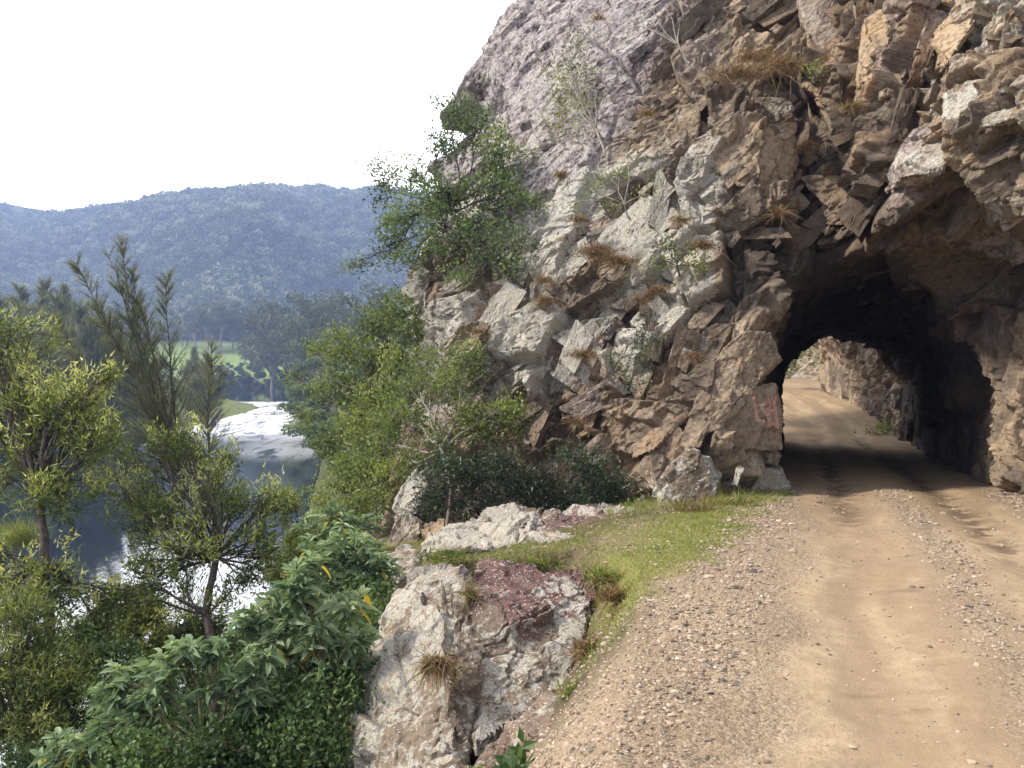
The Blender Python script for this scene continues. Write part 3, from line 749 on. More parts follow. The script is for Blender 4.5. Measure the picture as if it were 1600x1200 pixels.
rock_block('leaning_slab', [(1128,545,12.95),(1165,515,12.95),(1205,520,13.1),(1222,562,13.1),(1195,585,12.8),(1140,640,12.6),(1090,700,12.5),(1035,735,12.6),(1062,680,12.8),(1100,600,12.9)], 0.9, RK, lich=0.25, tone=0.62, ochre=0.25, rough=0.6, seed=5, tone_var=0.25, lump=0.02, **HB)
rock_block('leaning_slab', [(985,690,13.6),(1040,640,13.5),(1080,600,13.5),(1075,650,13.2),(1030,700,13.0),(985,720,13.3)], 0.7, RK, lich=0.1, tone=0.45, ochre=0.75, rough=0.6, seed=6, **HB)
graf_rock = rock_block('pillar_block', [(1124,704,12.45),(1142,640,12.5),(1172,602,12.55),(1212,600,12.75),(1224,640,12.7),(1220,706,12.6)], 0.9, RK, lich=0.15, tone=0.5, ochre=0.15, rough=0.35, seed=7, tone_var=0.12, lump=0.015, **HB)
rock_block('pillar_block', [(1122,712,12.35),(1170,704,12.35),(1222,710,12.5),(1218,728,12.4),(1175,728,12.25),(1120,728,12.25)], 0.9, RK, lich=0.4, tone=0.5, ochre=0.1, rough=0.4, seed=8, bevel=0.02, **HB)
rock_block('pillar_foot', [(1122,732,12.25),(1178,730,12.2),(1222,734,12.4),(1233,765,12.3),(1190,772,12.1),(1122,772,12.1)], 1.0, RK, lich=0.6, tone=0.5, ochre=0.1, rough=0.9, seed=9, **HB)
rock_block('pillar_foot', [(1022,772,12.1),(1045,735,12.15),(1078,706,12.2),(1110,712,12.2),(1122,745,12.1),(1116,780,12.0),(1060,796,11.9),(1028,798,11.9)], 1.0, RK, lich=0.75, tone=0.55, ochre=0.1, rough=0.9, seed=10, **HB)
rock_block('overhang_block', [(1475,150,11.0),(1530,95,11.2),(1610,55,10.6),(1660,120,9.8),(1600,180,9.9),(1530,205,10.4),(1478,180,10.8)], 1.6, RK, lich=0.55, tone=0.55, ochre=0.2, rough=0.6, seed=19, tone_var=0.25, **HB)
rock_block('overhang_block', [(1395,260,11.9),(1420,210,12.0),(1475,190,11.6),(1500,230,11.1),(1470,268,11.0),(1410,275,11.4)], 1.3, RK, lich=0.45, tone=0.45, ochre=0.1, purp=0.4, rough=0.7, seed=20, **HB)
rock_block('overhang_block', [(1590,215,9.9),(1660,160,9.4),(1680,300,9.3),(1600,330,9.8),(1565,290,10.1)], 1.3, RK, lich=0.3, tone=0.4, ochre=0.1, rough=0.8, seed=21, **HB)
rock_block('tall_slab', [(1352,30,13.4),(1395,0,13.3),(1400,40,13.0),(1375,120,12.9),(1352,160,13.0),(1345,100,13.3)], 0.8, RK, lich=0.0, tone=0.95, ochre=0.75, rough=0.4, seed=22, tone_var=0.1, **HB)
rock_block('tall_slab', [(1372,92,12.9),(1418,90,12.6),(1410,140,12.4),(1378,152,12.5)], 0.8, RK, lich=0.0, tone=0.5, ochre=0.3, rough=0.4, seed=23, **HB)
rock_block('tall_slab', [(1455,60,12.2),(1500,0,12.3),(1535,-20,12.0),(1520,40,11.6),(1480,100,11.7)], 0.8, RK, lich=0.05, tone=0.8, ochre=0.7, rough=0.6, seed=24, **HB)
rock_block('tall_slab', [(1245,-5,15.0),(1300,-20,14.7),(1310,60,14.4),(1290,90,14.4),(1262,60,14.7)], 1.0, RK, lich=0.2, tone=0.75, ochre=0.2, purp=0.3, rough=0.6, seed=25, **HB)

def fractured_blocks():
    r = np.random.default_rng(417)
    sel = np.where(seen & (fc[:, 1] < 30) & (s_chk < 0.35))[0]
    area = np.linalg.norm(fn[sel], axis=1) * 0.5
    VV = []; FF = []; AT = []; off = 0
    def place(n, s0, s1, depth):
        nonlocal off
        idx = r.choice(sel, n, p=area / area.sum()); size = r.uniform(s0, s1, n)
        for q, sz in zip(idx, size):
            c = fc[q] + r.normal(size=3) * 0.12; nn = fnn[q]
            x, y, z = c; u = x - 0.38 * y; s_ = (x - cx(y)) * 0.944; hz = z - float(zroad(y))
            if slab_mask(x, y, z) > 0.3 and (r.random() > 0.06): continue
            if abs(s_) < 2.0 + sz * 0.62 and hz < 4.15 + sz * 0.5: continue
            if hz < -0.3 and u > -9: continue
            sm = min(1.0, 0.6 + (y - 12) * 0.05); sz = sz * sm
            ang = math.radians(52 if z < 3.5 else (62 if u > 0.6 else 36)) + r.normal() * 0.10
            e1 = np.array([math.cos(ang), 0.05, math.sin(ang)]); e2 = np.array([0.25 + r.normal() * .11, 1.0, r.normal() * 0.12 - 0.15]); e2 /= np.linalg.norm(e2)
            e1 -= e2 * (e1 @ e2); e1 /= np.linalg.norm(e1); e3 = np.cross(e1, e2)
            d1, d2, d3 = sz * r.uniform(0.8, 1.5), sz * r.uniform(0.5, 0.9), sz * r.uniform(0.30, 0.75)
            cor = []
            for a in (-1, 1):
                for b in (-1, 1):
                    for g in (-1, 1):
                        cor.append(e1 * a * d1 * .5 + e2 * b * d2 * .5 + e3 * g * d3 * .5)
            cor = np.array(cor)
            sk = r.normal(size=(3, 3)) * 0.20
            loc = cor @ np.stack([e1, e2, e3], 1)
            cor = cor + (loc[:, [1, 2, 0]] * r.normal(size=3) * 0.28) @ np.stack([e1, e2, e3], 0)
            cor = cor * (1 + r.uniform(-0.22, 0.16, (8, 1)))
            ext = np.abs(cor @ nn).max()
            ctr = c - nn * (ext * depth + r.uniform(-0.03, 0.10) * sz) - nn * 0.02
            cor = cor + ctr
            ll = r.random(4)
            for fq in ((0, 1, 3, 2), (4, 6, 7, 5), (0, 4, 5, 1), (2, 3, 7, 6), (0, 2, 6, 4), (1, 5, 7, 3)):
                C4 = cor[list(fq)]; fnm = np.cross(C4[2] - C4[0], C4[3] - C4[1]); fnm /= np.linalg.norm(fnm) + 1e-9
                if fnm @ (C4.mean(0) - ctr) < 0: fnm = -fnm; C4 = C4[::-1]
                if fnm @ nn < -0.45: continue
                L = max(np.linalg.norm(C4[1] - C4[0]), np.linalg.norm(C4[2] - C4[1])); m = max(2, min(26, int(L / (0.032 + 0.0012 * y))))
                t = np.linspace(0, 1, m + 1); S, T = np.meshgrid(t, t, indexing='ij'); S = S.ravel()[:, None]; T = T.ravel()[:, None]
                V = C4[0] * (1 - S) * (1 - T) + C4[1] * S * (1 - T) + C4[2] * S * T + C4[3] * (1 - S) * T
                i, j = np.meshgrid(np.arange(m), np.arange(m), indexing='ij'); k = m + 1
                f = np.stack([i * k + j, (i + 1) * k + j, (i + 1) * k + j + 1, i * k + j + 1], -1).reshape(-1, 4) + off
                VV.append(np.hstack([V, np.tile(ctr, (len(V), 1))])); FF.append(f); off += len(V)
                ex = 0.40 + 0.90 * max(0, fnm @ np.array([-0.55, -0.30, 0.78]))
                AT.append(np.tile(np.array([ll[0], ll[1], ll[2], ex]), (len(V), 1)))
    place(340, 1.0, 1.75, 0.70); place(700, 0.55, 1.1, 0.60); place(950, 0.2, 0.5, 0.45)
    V = np.vstack(VV); ctr = V[:, 3:]; V = V[:, :3]; A = np.vstack(AT)
    rad = unit(V - ctr)
    vn = np.stack([fbm(V, 2.2, 3, 201) - .5, fbm(V, 2.2, 3, 205) - .5, fbm(V, 2.2, 3, 209) - .5], -1)
    g1, r1, l1 = vor(V + vn * .1, frame((0.34, 0.3, 0.16), 0.85, .2), 210)
    g2, r2, l2 = vor(V + vn * .05, frame((0.12, 0.12, 0.07), 0.85, .2), 215)
    V2 = V + vn * 0.06 + rad * (((r1[:, 0] - .5) * 0.055 + l1[:, 2] * 0.03 - 0.03 * np.clip(1 - g1 / .06, 0, 1)) * (r1[:, 3] < .6) + (r2[:, 0] - .5) * 0.016)[:, None]
    tn = [A[:, 0], A[:, 1], A[:, 2]]
    bore = np.zeros(len(V2), bool)
    li, tone, och, pu = zones(V2, tn, slab_mask(*V2.T), bore)
    rk = np.stack([np.clip(li * A[:, 3], 0, 1), np.clip(tone + 0.12 * (r1[:, 1] - .5), 0.12, 1), pu, np.ones(len(V2))], -1)
    o = mesh_np('fractured_rock', V2, np.vstack(FF), M['rock'], cliff, attrs={'rk': rk, 'ochre': och}); tag(o, kind='structure')
fractured_blocks()

BM = M['boulder']
bl = [((0.9, 0.8, 0.6), 0.8, 0.06, 0.5, 0.8), ((0.32, 0.3, 0.2), 0.8, 0.020, 0.5, 0.5), ((0.1, 0.1, 0.07), 0.8, 0.009, 0.5, 0.5)]
b1 = rock_block('boulder', [(742,950,7.1),(735,905,8.0),(750,882,8.6),(830,890,8.4),(920,892,8.2),(932,935,7.6),(922,1010,6.9),(900,1060,6.5),(830,1120,6.1),(735,1182,5.75),(700,1100,6.0),(705,1010,6.4)], 1.4, BM,
   res=0.022, bevel=0.07, bev_seg=2, lich=0.62, tone=0.40, ochre=0.0, purp=0.1, top_purp=0.95, tone_var=0.25, levels=bl, seed=31, push=(0.25, 0.6, -1.0), lump=0.035)
tag(b1, 'big lichen-spotted boulder with a dark red flat top beside the gravel', 'boulder', 'boulders below the verge')
b2 = rock_block('boulder', [(640,886,8.4),(690,880,8.4),(730,890,8.2),(738,935,7.6),(722,985,6.9),(712,1040,6.3),(708,1110,6.0),(722,1182,5.7),(640,1240,5.6),(545,1230,6.2),(552,1130,6.9),(575,1030,7.5),(600,950,8.0)], 1.4, BM,
   res=0.022, bevel=0.10, bev_seg=2, lich=0.62, tone=0.5, ochre=0.05, purp=0.0, tone_var=0.25, levels=bl, seed=32, push=(0.0, 0.5, -1.0), lump=0.045)
tag(b2, 'tall pale grey boulder leaning out over the green shrubs', 'boulder', 'boulders below the verge')
b3 = rock_block('boulder', [(745,1195,5.5),(800,1140,5.8),(862,1085,6.2),(880,1100,6.0),(872,1180,5.2),(850,1260,4.8),(740,1280,5.0)], 1.0, BM,
   res=0.025, bevel=0.05, lich=0.45, tone=0.45, ochre=0.2, purp=0.3, levels=bl, seed=33, push=(0.1, 0.6, -1.0))
tag(b3, 'brownish boulder wedged under the crack of the big red-topped one', 'boulder', 'boulders below the verge')
b4 = rock_block('boulder', [(600,1260,5.2),(640,1205,5.4),(715,1185,5.4),(735,1215,5.1),(720,1290,4.8),(600,1300,4.9)], 0.8, BM,
   res=0.03, bevel=0.05, lich=0.5, tone=0.5, ochre=0.2, purp=0.2, levels=bl, seed=34, push=(0.1, 0.6, -1.0))
tag(b4, 'low boulder at the bottom edge beneath the pale leaning one', 'boulder', 'boulders below the verge')
def slab(front, name, lab, seed, **k):
    front = [(a + (a - 830) * 0.06, b_ - 16, c) for a, b_, c in front]
    o = rock_block(name, front, 0.45, BM, res=0.03, bevel=0.05, bev_seg=2, levels=bl, seed=seed, push=(0.05, 0.15, -1.0), **k)
    return tag(o, lab, 'rock slab', 'flat rock slabs at the verge')
slab([(668,868,10.2),(680,842,10.9),(720,836,11.3),(770,838,11.2),(818,845,10.9),(820,866,10.1),(760,872,9.9)], 'rock_slab', 'flat pale slab with a broken front edge, west of the split', 41, lich=0.8, tone=0.7, ochre=0.2, purp=0.0)
slab([(822,866,10.0),(824,842,10.9),(850,812,12.2),(930,804,12.6),(982,812,12.3),(978,848,10.9),(970,862,10.3),(900,868,9.9)], 'rock_slab', 'wide flat slab with dark red top under the dark bush', 42, lich=0.6, tone=0.6, ochre=0.1, purp=0.1, top_purp=0.8, purp_y=(10.6, 11.2))
slab([(735,832,11.6),(760,812,12.3),(800,806,12.6),(845,808,12.5),(840,830,11.6),(790,838,11.2)], 'rock_slab', 'knobbly pale slab behind the two flat ones, touching the bush', 43, lich=0.8, tone=0.65, ochre=0.1, purp=0.1)
slab([(605,885,10.4),(640,868,10.9),(668,872,10.6),(664,900,9.8),(620,905,9.8)], 'rock_slab', 'small low slab at the outer lip above the shrubs', 44, lich=0.6, tone=0.55, ochre=0.1)
st = rock_block('outcrop_stone', [(935,1058,6.0),(952,1030,6.3),(985,1008,6.5),(1012,1012,6.3),(1000,1040,6.0),(960,1066,5.7)], 0.35, BM, res=0.03, bevel=0.03, lich=0.1, tone=0.75, ochre=0.5, levels=bl, seed=45, push=(0.2, 0.5, -0.6), rough=0.5)
tag(st, 'tan flat stone poking from the verge above the loose gravel', 'stone')
st = rock_block('loose_stone', [(868,1150,5.1),(882,1130,5.2),(900,1140,5.1),(898,1165,4.95),(875,1175,4.95)], 0.12, BM, res=0.02, bevel=0.02, lich=0.0, tone=0.05, purp=0.3, ochre=0.0, seed=46, push=(0.2, 0.5, -0.6), rough=0.4)
tag(st, 'fist-sized dark blue-grey stone at the foot of the gravel slope', 'stone')
st = rock_block('loose_stone', [(1003,828,11.4),(1012,815,11.5),(1028,820,11.4),(1030,838,11.2),(1008,840,11.2)], 0.2, BM, res=0.03, bevel=0.02, lich=0.9, tone=0.9, ochre=0.0, seed=47, push=(0.2, 0.5, -0.6), rough=0.4)
tag(st, 'white stone among the weeds at the end of the slabs', 'stone')

def lip(front, lab, seed, **k):
    o = rock_block('lip_rock', front, 0.9, BM, res=0.04, bevel=0.03, levels=bl, seed=seed, push=(0.3, 0.8, -0.5), **k); return tag(o, lab, 'rock', 'rocks at the cliff foot')
lip([(598,892,12.6),(604,838,12.9),(622,800,13.2),(650,812,13.0),(655,860,12.6),(640,900,12.3)], 'grey upright rock at the outer lip below the open small tree', 51, lich=0.55, tone=0.45, ochre=0.1)
lip([(612,800,13.6),(628,752,14.0),(655,730,14.2),(668,765,13.9),(650,805,13.4)], 'pale rock just above the grey upright one at the lip', 52, lich=0.8, tone=0.6, ochre=0.0)
lip([(655,868,12.0),(662,820,12.6),(700,812,12.6),(705,850,12.0)], 'reddish brown rock behind the west slab', 53, lich=0.1, tone=0.3, ochre=0.7)

# rock cutting seen through the bore
def cutting():
    us = np.arange(0, 34, 0.14); zs = np.arange(-2.5, 14, 0.14)
    U, Z = np.meshgrid(us, zs, indexing='ij'); U = U.ravel(); Z = Z.ravel()
    x = 8 + U; y = 52 + np.maximum(0, (x - 20)) * -0.9 + 0.45 * np.maximum(Z, 0) + 6 * np.exp(-((x - 17) / 4) ** 2)
    V = np.stack([x, y, Z], -1); n = np.tile(np.array([[-0.25, -0.9, 0.35]]), (len(V), 1)); n /= np.linalg.norm(n[0])
    d, tn, _ = rock_disp(V, n, 1.6, 60); V2 = V + n * d[:, None]
    nx, nz = len(us), len(zs)
    i, j = np.meshgrid(np.arange(nx - 1), np.arange(nz - 1), indexing='ij')
    f = np.stack([i * nz + j, (i + 1) * nz + j, (i + 1) * nz + j + 1, i * nz + j + 1], -1).reshape(-1, 4)
    rk = np.stack([0.45 + 0 * x, np.clip(0.75 + 0.4 * (tn[0] - .5), 0, 1), 0.35 * tn[1], np.ones(len(x))], -1)
    o = mesh_np('rock_cutting', V2, f, M['rock'], attrs={'rk': rk, 'ochre': 0.3 * tn[0]}); return tag(o, kind='structure')
cutting()

# graffiti on the pillar block -------------------------------------
def graffiti():
    deps = bpy.context.evaluated_depsgraph_get()
    bvh = BVHTree.FromPolygons([v.co[:] for v in graf_rock.data.vertices], [p.vertices[:] for p in graf_rock.data.polygons])
    strokes = [[(1178,624),(1181,642),(1183,662),(1192,666),(1197,664)],
               [(1189,640),(1197,635),(1205,629)], [(1190,641),(1197,650),(1203,657)], [(1205,629),(1203,645),(1203,660),(1205,672)],
               [(1204,650),(1212,647)], [(1211,624),(1214,645),(1217,668),(1219,675)], [(1207,627),(1217,625)], [(1208,668),(1220,676)]]
    V = []; Fc = []
    d = Vector((0.30, 1, 0.0)).normalized()
    for st_ in strokes:
        q = []
        for a, b in zip(st_[:-1], st_[1:]):
            for t in np.linspace(0, 1, 7)[:-1]: q.append((a[0] + (b[0] - a[0]) * t, a[1] + (b[1] - a[1]) * t))
        q.append(st_[-1]); prev = None
        for k, (px, py) in enumerate(q):
            a = q[min(k + 1, len(q) - 1)]; b = q[max(k - 1, 0)]
            tx, ty = a[0] - b[0], a[1] - b[1]; L = math.hypot(tx, ty) or 1
            wd = 3.0 + 0.5 * math.sin(k * 1.7 + px)
            row = []
            for s_ in (-1, -0.33, 0.33, 1):
                w_ = Vector(P(px - ty / L * wd * s_, py + tx / L * wd * s_, 12.3)); o_ = w_ - d * 0.8
                hit, nrm, _, _ = bvh.ray_cast(o_, d, 3)
                if hit is None: row = None; break
                row.append(hit - d * 0.007)
            if row is None: prev = None; continue
            i0 = len(V); V += [tuple(v) for v in row]
            if prev is not None:
                for m_i in range(3): Fc.append((prev + m_i, prev + m_i + 1, i0 + m_i + 1, i0 + m_i))
            prev = i0
    b = NB('pink_spray_paint'); n = b.noise(30, 5, 0.8)
    pr = b.bsdf(b.mix(b.ramp(n, [(0.4, 0.0), (0.6, 1.0)]), (0.40, 0.22, 0.17), (0.50, 0.31, 0.25)), 0.9, None, 0.1)
    tr = b.n.new('ShaderNodeBsdfTransparent'); mx = b.n.new('ShaderNodeMixShader')
    b.l.new(b.ramp(n, [(0.34, 0.25), (0.48, 0.95)]), mx.inputs[0]); b.l.new(tr.outputs[0], mx.inputs[1]); b.l.new(pr, mx.inputs[2])
    if not V: return
    o = mesh_np('graffiti', np.array(V), np.array(Fc), b.done(mx.outputs[0]))
    tag(o, 'faded pink spray-painted letters on the rock pillar beside the tunnel', 'graffiti')
graffiti()

# ------------------------------------------------------------------ plant kit
def unit(v): return v / (np.linalg.norm(v, axis=-1, keepdims=True) + 1e-9)
def rdir(n, r=rng): return unit(r.normal(size=(n, 3)))
def leaves(C, A, L, Wd, r=rng, style='diamond', droop=0.0):
    n = len(C); A = unit(A); S = unit(np.cross(A, rdir(n, r))); Nn = np.cross(S, A)
    L = np.broadcast_to(L, (n,))[:, None]; Wd = np.broadcast_to(Wd, (n,))[:, None]
    if style == 'diamond':
        mid = C + A * L * 0.5
        v = np.stack([C, mid + S * Wd * .5 + Nn * Wd * .18, C + A * L + np.array([0, 0, -1]) * droop * L, mid - S * Wd * .5 + Nn * Wd * .18], 1)
        f = np.arange(n * 4).reshape(n, 4); return v.reshape(-1, 3), [f], 4
    if style == 'needle':
        v = np.stack([C - S * Wd * .5, C + S * Wd * .5, C + A * L], 1); return v.reshape(-1, 3), [np.arange(n * 3).reshape(n, 3)], 3
    if style == 'broad':
        dn = np.array([0, 0, -1.0])
        Nn = np.where((Nn[:, 2] < 0)[:, None], -Nn, Nn)
        def at(t, s_, w_): 
            c = C + A * L * t + dn * droop * L * t * t
            return c + S * Wd * w_ * s_ + Nn * Wd * (0.22 * abs(s_))
        v = np.stack([at(0, 0, 0), at(.3, 1, .42), at(.3, 0, 0), at(.3, -1, .42), at(.65, 1, .38), at(.65, 0, 0), at(.65, -1, .38), at(1, 0, 0)], 1)
        b_ = (np.arange(n) * 8)[:, None]
        tris = np.vstack([b_ + np.array([[0, 2, 1]]), b_ + np.array([[0, 3, 2]]), b_ + np.array([[4, 5, 7]]), b_ + np.array([[5, 6, 7]])])
        qd = np.vstack([b_ + np.array([[1, 2, 5, 4]]), b_ + np.array([[2, 3, 6, 5]])])
        return v.reshape(-1, 3), [tris, qd], 8
def blades(C, A, L, Wd, bend, r=rng):
    """curved grass blades: A start direction, bend = world vector added quadratically"""
    n = len(C); A = unit(A); S = unit(np.cross(A, r.normal(size=(n, 3)))); L = np.broadcast_to(L, (n,))[:, None]; Wd = np.broadcast_to(Wd, (n,))[:, None]
    def c(t): return C + A * L * t + bend * L * t * t
    v = np.stack([c(0) - S * Wd / 2, c(0) + S * Wd / 2, c(.5) - S * Wd * .4, c(.5) + S * Wd * .4, c(1.0)], 1)
    b_ = (np.arange(n) * 5)[:, None]
    return v.reshape(-1, 3), [b_ + np.array([[2, 3, 4]]), b_ + np.array([[0, 1, 3, 2]])], 5
def leaf_obj(name, parts, tone, mat, parent=None, origin=None):
    """parts = (verts, facelists, per-leaf vertex count)"""
    v, f, k = parts
    return mesh_np(name, v, f, mat, parent, attrs={'tone': np.repeat(np.clip(tone, 0, 1), k)}, smooth=False, origin=origin)
def tubes_obj(name, lines, mat, parent=None, sides=6, origin=None):
    V = []; Fq = []; o = 0
    a = np.linspace(0, 2 * np.pi, sides, endpoint=False); ca, sa = np.cos(a), np.sin(a)
    for pts_, rad in lines:
        pts_ = np.asarray(pts_); rad = np.asarray(rad); m = len(pts_)
        t = unit(np.gradient(pts_, axis=0)); ref = np.array([0.3, 0.5, 0.1]) if abs(t[0] @ np.array([0, 0, 1])) > .9 else np.array([0, 0, 1.0])
        s_ = unit(np.cross(t, ref)); n_ = np.cross(s_, t)
        ring = pts_[:, None] + (s_[:, None] * ca[None, :, None] + n_[:, None] * sa[None, :, None]) * rad[:, None, None]
        V.append(ring.reshape(-1, 3))
        i, j = np.meshgrid(np.arange(m - 1), np.arange(sides), indexing='ij'); j2 = (j + 1) % sides
        Fq.append((np.stack([i * sides + j, (i + 1) * sides + j, (i + 1) * sides + j2, i * sides + j2], -1) + o).reshape(-1, 4))
        o += m * sides
    return mesh_np(name, np.vstack(V), np.vstack(Fq), mat, parent, smooth=True, origin=origin)
def limb(a, b, wob, n, r, up=0.0):
    t = np.linspace(0, 1, n)[:, None]; L = np.linalg.norm(b - a)
    k = r.normal(size=(4, 3)) * wob * L
    off = sum(k[i] * np.sin(np.pi * t * (i + 1)) / (i + 1) ** 1.3 for i in range(4))
    off = off + np.array([0, 0, 1.0]) * up * L * np.sin(np.pi * t)
    return a + (b - a) * t + off
def plant(name, label, cat, base, forks, clumps, leafmat, bark, leaf=(0.06, 0.035), nsub=10, nleaf=30, rsub=0.16, r0=0.06, style='diamond', up=0.35, tone_mu=0.5, droop=0.0,
          group=None, seed=0, whorl=False, tipgold=0.0, yscale=1.0, spread=1.0, twig=0.006, sparse=0.0):
    """a tree or shrub: limbs reach from the base through forks to every clump, twigs to leaf sprays inside each clump"""
    r = np.random.default_rng(1000 + seed)
    root = empty(name, tuple(base)); tag(root, label, cat, group)
    lines = []; tips = []; tip_dir = []; tip_tone = []; tip_r = []
    base = np.asarray(base, float)
    fk = [base] + [P(*f) for f in forks]
    for a, b, i in zip(fk[:-1], fk[1:], range(len(fk))):
        ra = r0 * (1 - 0.45 * i / max(1, len(fk) - 1)); rb = r0 * (1 - 0.45 * (i + 1) / max(1, len(fk) - 1))
        lines.append((limb(a, b, 0.03, 9, r), np.linspace(ra, rb, 9)))
    cw = []
    for c in clumps:
        ctr = P(c[0], c[1], c[3]); rad = c[2] / F * c[3]
        if style == 'needle':
            for _ in range(3): cw.append((ctr + unit(r.normal(size=3)) * rad * np.array([1.1, 0.9, 0.85]), rad * 1.05 * spread * r.uniform(0.6, 1.2)))
        else: cw.append((ctr, rad * spread * r.uniform(0.85, 1.2)))
    ends = list(fk[1:]) if len(fk) > 1 else [base]
    for ci, (ctr, rad) in enumerate(cw):
        s_ = min(ends, key=lambda e: np.linalg.norm(e - ctr) + (0.4 if e is base else 0))
        ln = limb(s_, ctr, 0.06, 10, r, 0.05)
        rr = min(r0 * 0.5, 0.012 + 0.03 * rad)
        lines.append((ln, np.linspace(rr, rr * 0.35, 10)))
        ct = r.normal() * 0.16
        m = max(3, int(nsub * (rad / 0.6) ** 1.7))
        for _ in range(m):
            dvec = unit(r.normal(size=3)); q = ctr + dvec * rad * r.uniform(0.3, 1.05) * np.array([1, 1, yscale])
            st0 = ln[r.integers(5, 10)]
            lines.append((limb(st0, q, 0.08, 5, r), np.linspace(max(twig, rr * 0.3), twig * 0.5, 5)))
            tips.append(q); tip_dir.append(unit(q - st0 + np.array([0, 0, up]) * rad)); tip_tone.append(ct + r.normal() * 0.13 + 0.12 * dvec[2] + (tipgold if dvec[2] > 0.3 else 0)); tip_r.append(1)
    tips = np.array(tips); tip_dir = np.array(tip_dir); tip_tone = np.array(tip_tone)
    tubes_obj('trunk', lines, bark, root, 5, None)
    for ch in root.children: ch.matrix_parent_inverse = root.matrix_basis.inverted()
    k = nleaf; n = len(tips) * k
    T = np.repeat(tips, k, 0); D_ = np.repeat(tip_dir, k, 0)
    if whorl:
        az = r.uniform(0, 2 * np.pi, n); ax = np.stack([np.cos(az), np.sin(az), r.uniform(-0.35, 1.1, n)], -1)
        A_ = unit(ax + D_ * 0.3); C_ = T + r.normal(size=(n, 3)) * 0.012 - D_ * r.uniform(0, 0.10, n)[:, None]
    elif style == 'needle':
        C_ = T + D_ * r.uniform(-1.2, 0.6, n)[:, None] * rsub + r.normal(size=(n, 3)) * rsub * 0.55; A_ = unit(D_ + r.normal(size=(n, 3)) * 0.8)
    else:
        C_ = T + r.normal(size=(n, 3)) * rsub * np.array([1, 1, 0.75]); A_ = unit(D_ * 0.5 + r.normal(size=(n, 3)) * 0.75)
    L = leaf[0] * r.uniform(0.6, 1.25, n); Wd = leaf[1] * r.uniform(0.7, 1.2, n)
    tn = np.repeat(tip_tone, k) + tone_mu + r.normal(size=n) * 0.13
    if whorl:
        tn = np.clip(tn, 0, 0.92); ye = r.random(n) < 0.010; tn[ye] = 0.98; A_[ye, 2] -= 0.9; A_ = unit(A_)
    parts = leaves(C_, A_, L, Wd, r, style, droop)
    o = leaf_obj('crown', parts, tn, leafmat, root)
    for ch in root.children: ch.matrix_parent_inverse = root.matrix_basis.inverted()
    bpy.context.view_layer.update()
    return root
def recenter(root):
    pass

# ---- trees and shrubs on the cliff
plant('cliff_tree', 'spreading green tree hugging the outer edge of the cliff against the sky', 'tree', P(815, 455, 16.7), [(790,430,17.0),(745,390,17.6),(700,330,18.3)],
  [(705,172,34,19),(748,200,40,19),(690,228,36,19),(780,240,40,18.4),(640,270,36,19.5),(600,262,20,20),(597,300,22,20),(700,295,50,18.4),(770,310,46,17.9),(645,335,42,19),(820,322,28,17.4),(700,365,46,18),
   (603,385,26,19.5),(645,400,30,19),(760,380,42,17.3),(562,412,11,20),(542,415,6,20),(720,425,28,17.5),(820,378,28,17),(620,350,24,19.6),(780,275,36,18.2),(800,420,20,16.8)],
  M['leaf_cliff'], M['bark'], (0.105, 0.052), nsub=26, nleaf=27, rsub=0.15, r0=0.09, seed=1, tone_mu=0.5)
plant('cliff_shrub', 'airy light green shrub rooted in the crevice below the smooth slab', 'shrub', P(945, 245, 17.0), [(930,200,17.6)],
  [(890,95,32,18.2),(880,140,32,18.4),(915,165,26,18),(905,62,20,18.6),(930,120,18,18),(875,195,22,18.4),(862,118,16,18.8),(925,210,18,17.6)],
  M['leaf_olive'], M['bark_pale'], (0.075, 0.035), nsub=28, nleaf=18, rsub=0.17, r0=0.035, seed=2, tone_mu=0.5)
plant('cliff_shrub', 'thin leafy shrub with bare stems on the pale ledge mid-face', 'shrub', P(985, 345, 15.0), [(975,320,15.0)],
  [(925,292,22,15.2),(965,268,18,15.4),(1003,300,15,15.0),(898,318,15,15.4),(950,322,18,15.0),(985,240,12,15.4)],
  M['leaf_olive'], M['bark_pale'], (0.065, 0.033), nsub=30, nleaf=18, rsub=0.12, r0=0.025, seed=3, tone_mu=0.45)
plant('cliff_shrub', 'small bright shrub between two brown tussocks mid-face', 'shrub', P(1062, 432, 14.0), [(1058,415,13.9)],
  [(1040,388,20,13.9),(1070,396,20,13.8),(1028,412,16,13.9),(1085,418,14,13.7)],
  M['leaf_olive'], M['bark'], (0.065, 0.033), nsub=40, nleaf=20, rsub=0.10, r0=0.02, seed=4, tone_mu=0.5)
plant('bare_shrub', 'leggy nearly leafless shrub at the top above the grassy ledge', 'shrub', P(1078, 100, 15.8), [(1060,70,15.9)],
  [(1005,8,26,16.4),(1040,10,22,16.2),(1020,50,20,16.2),(1060,20,20,16.0),(985,45,16,16.6)],
  M['leaf_cliff'], M['bark_pale'], (0.05, 0.03), nsub=10, nleaf=3, rsub=0.12, r0=0.035, seed=5)
plant('hanging_vine', 'dark trailing creeper hanging down the pale rock face', 'vine', P(1015, 480, 13.6), [(1008,520,13.4)],
  [(1012,498,12,13.4),(1002,530,15,13.4),(1006,566,15,13.3),(996,600,15,13.4),(965,558,12,13.8),(975,590,12,13.7),(1018,540,10,13.2)],
  M['leaf_dark'], M['bark'], (0.06, 0.03), nsub=34, nleaf=24, rsub=0.10, r0=0.015, seed=6, tone_mu=0.6)
plant('cliff_shrub', 'tiny green sprig growing on the top grassy ledge', 'shrub', P(1268, 122, 13.6), [],
  [(1265,102,12,13.6),(1272,116,10,13.5)], M['leaf_olive'], M['bark'], (0.06, 0.032), nsub=30, nleaf=14, rsub=0.09, r0=0.015, seed=7, tone_mu=0.7)
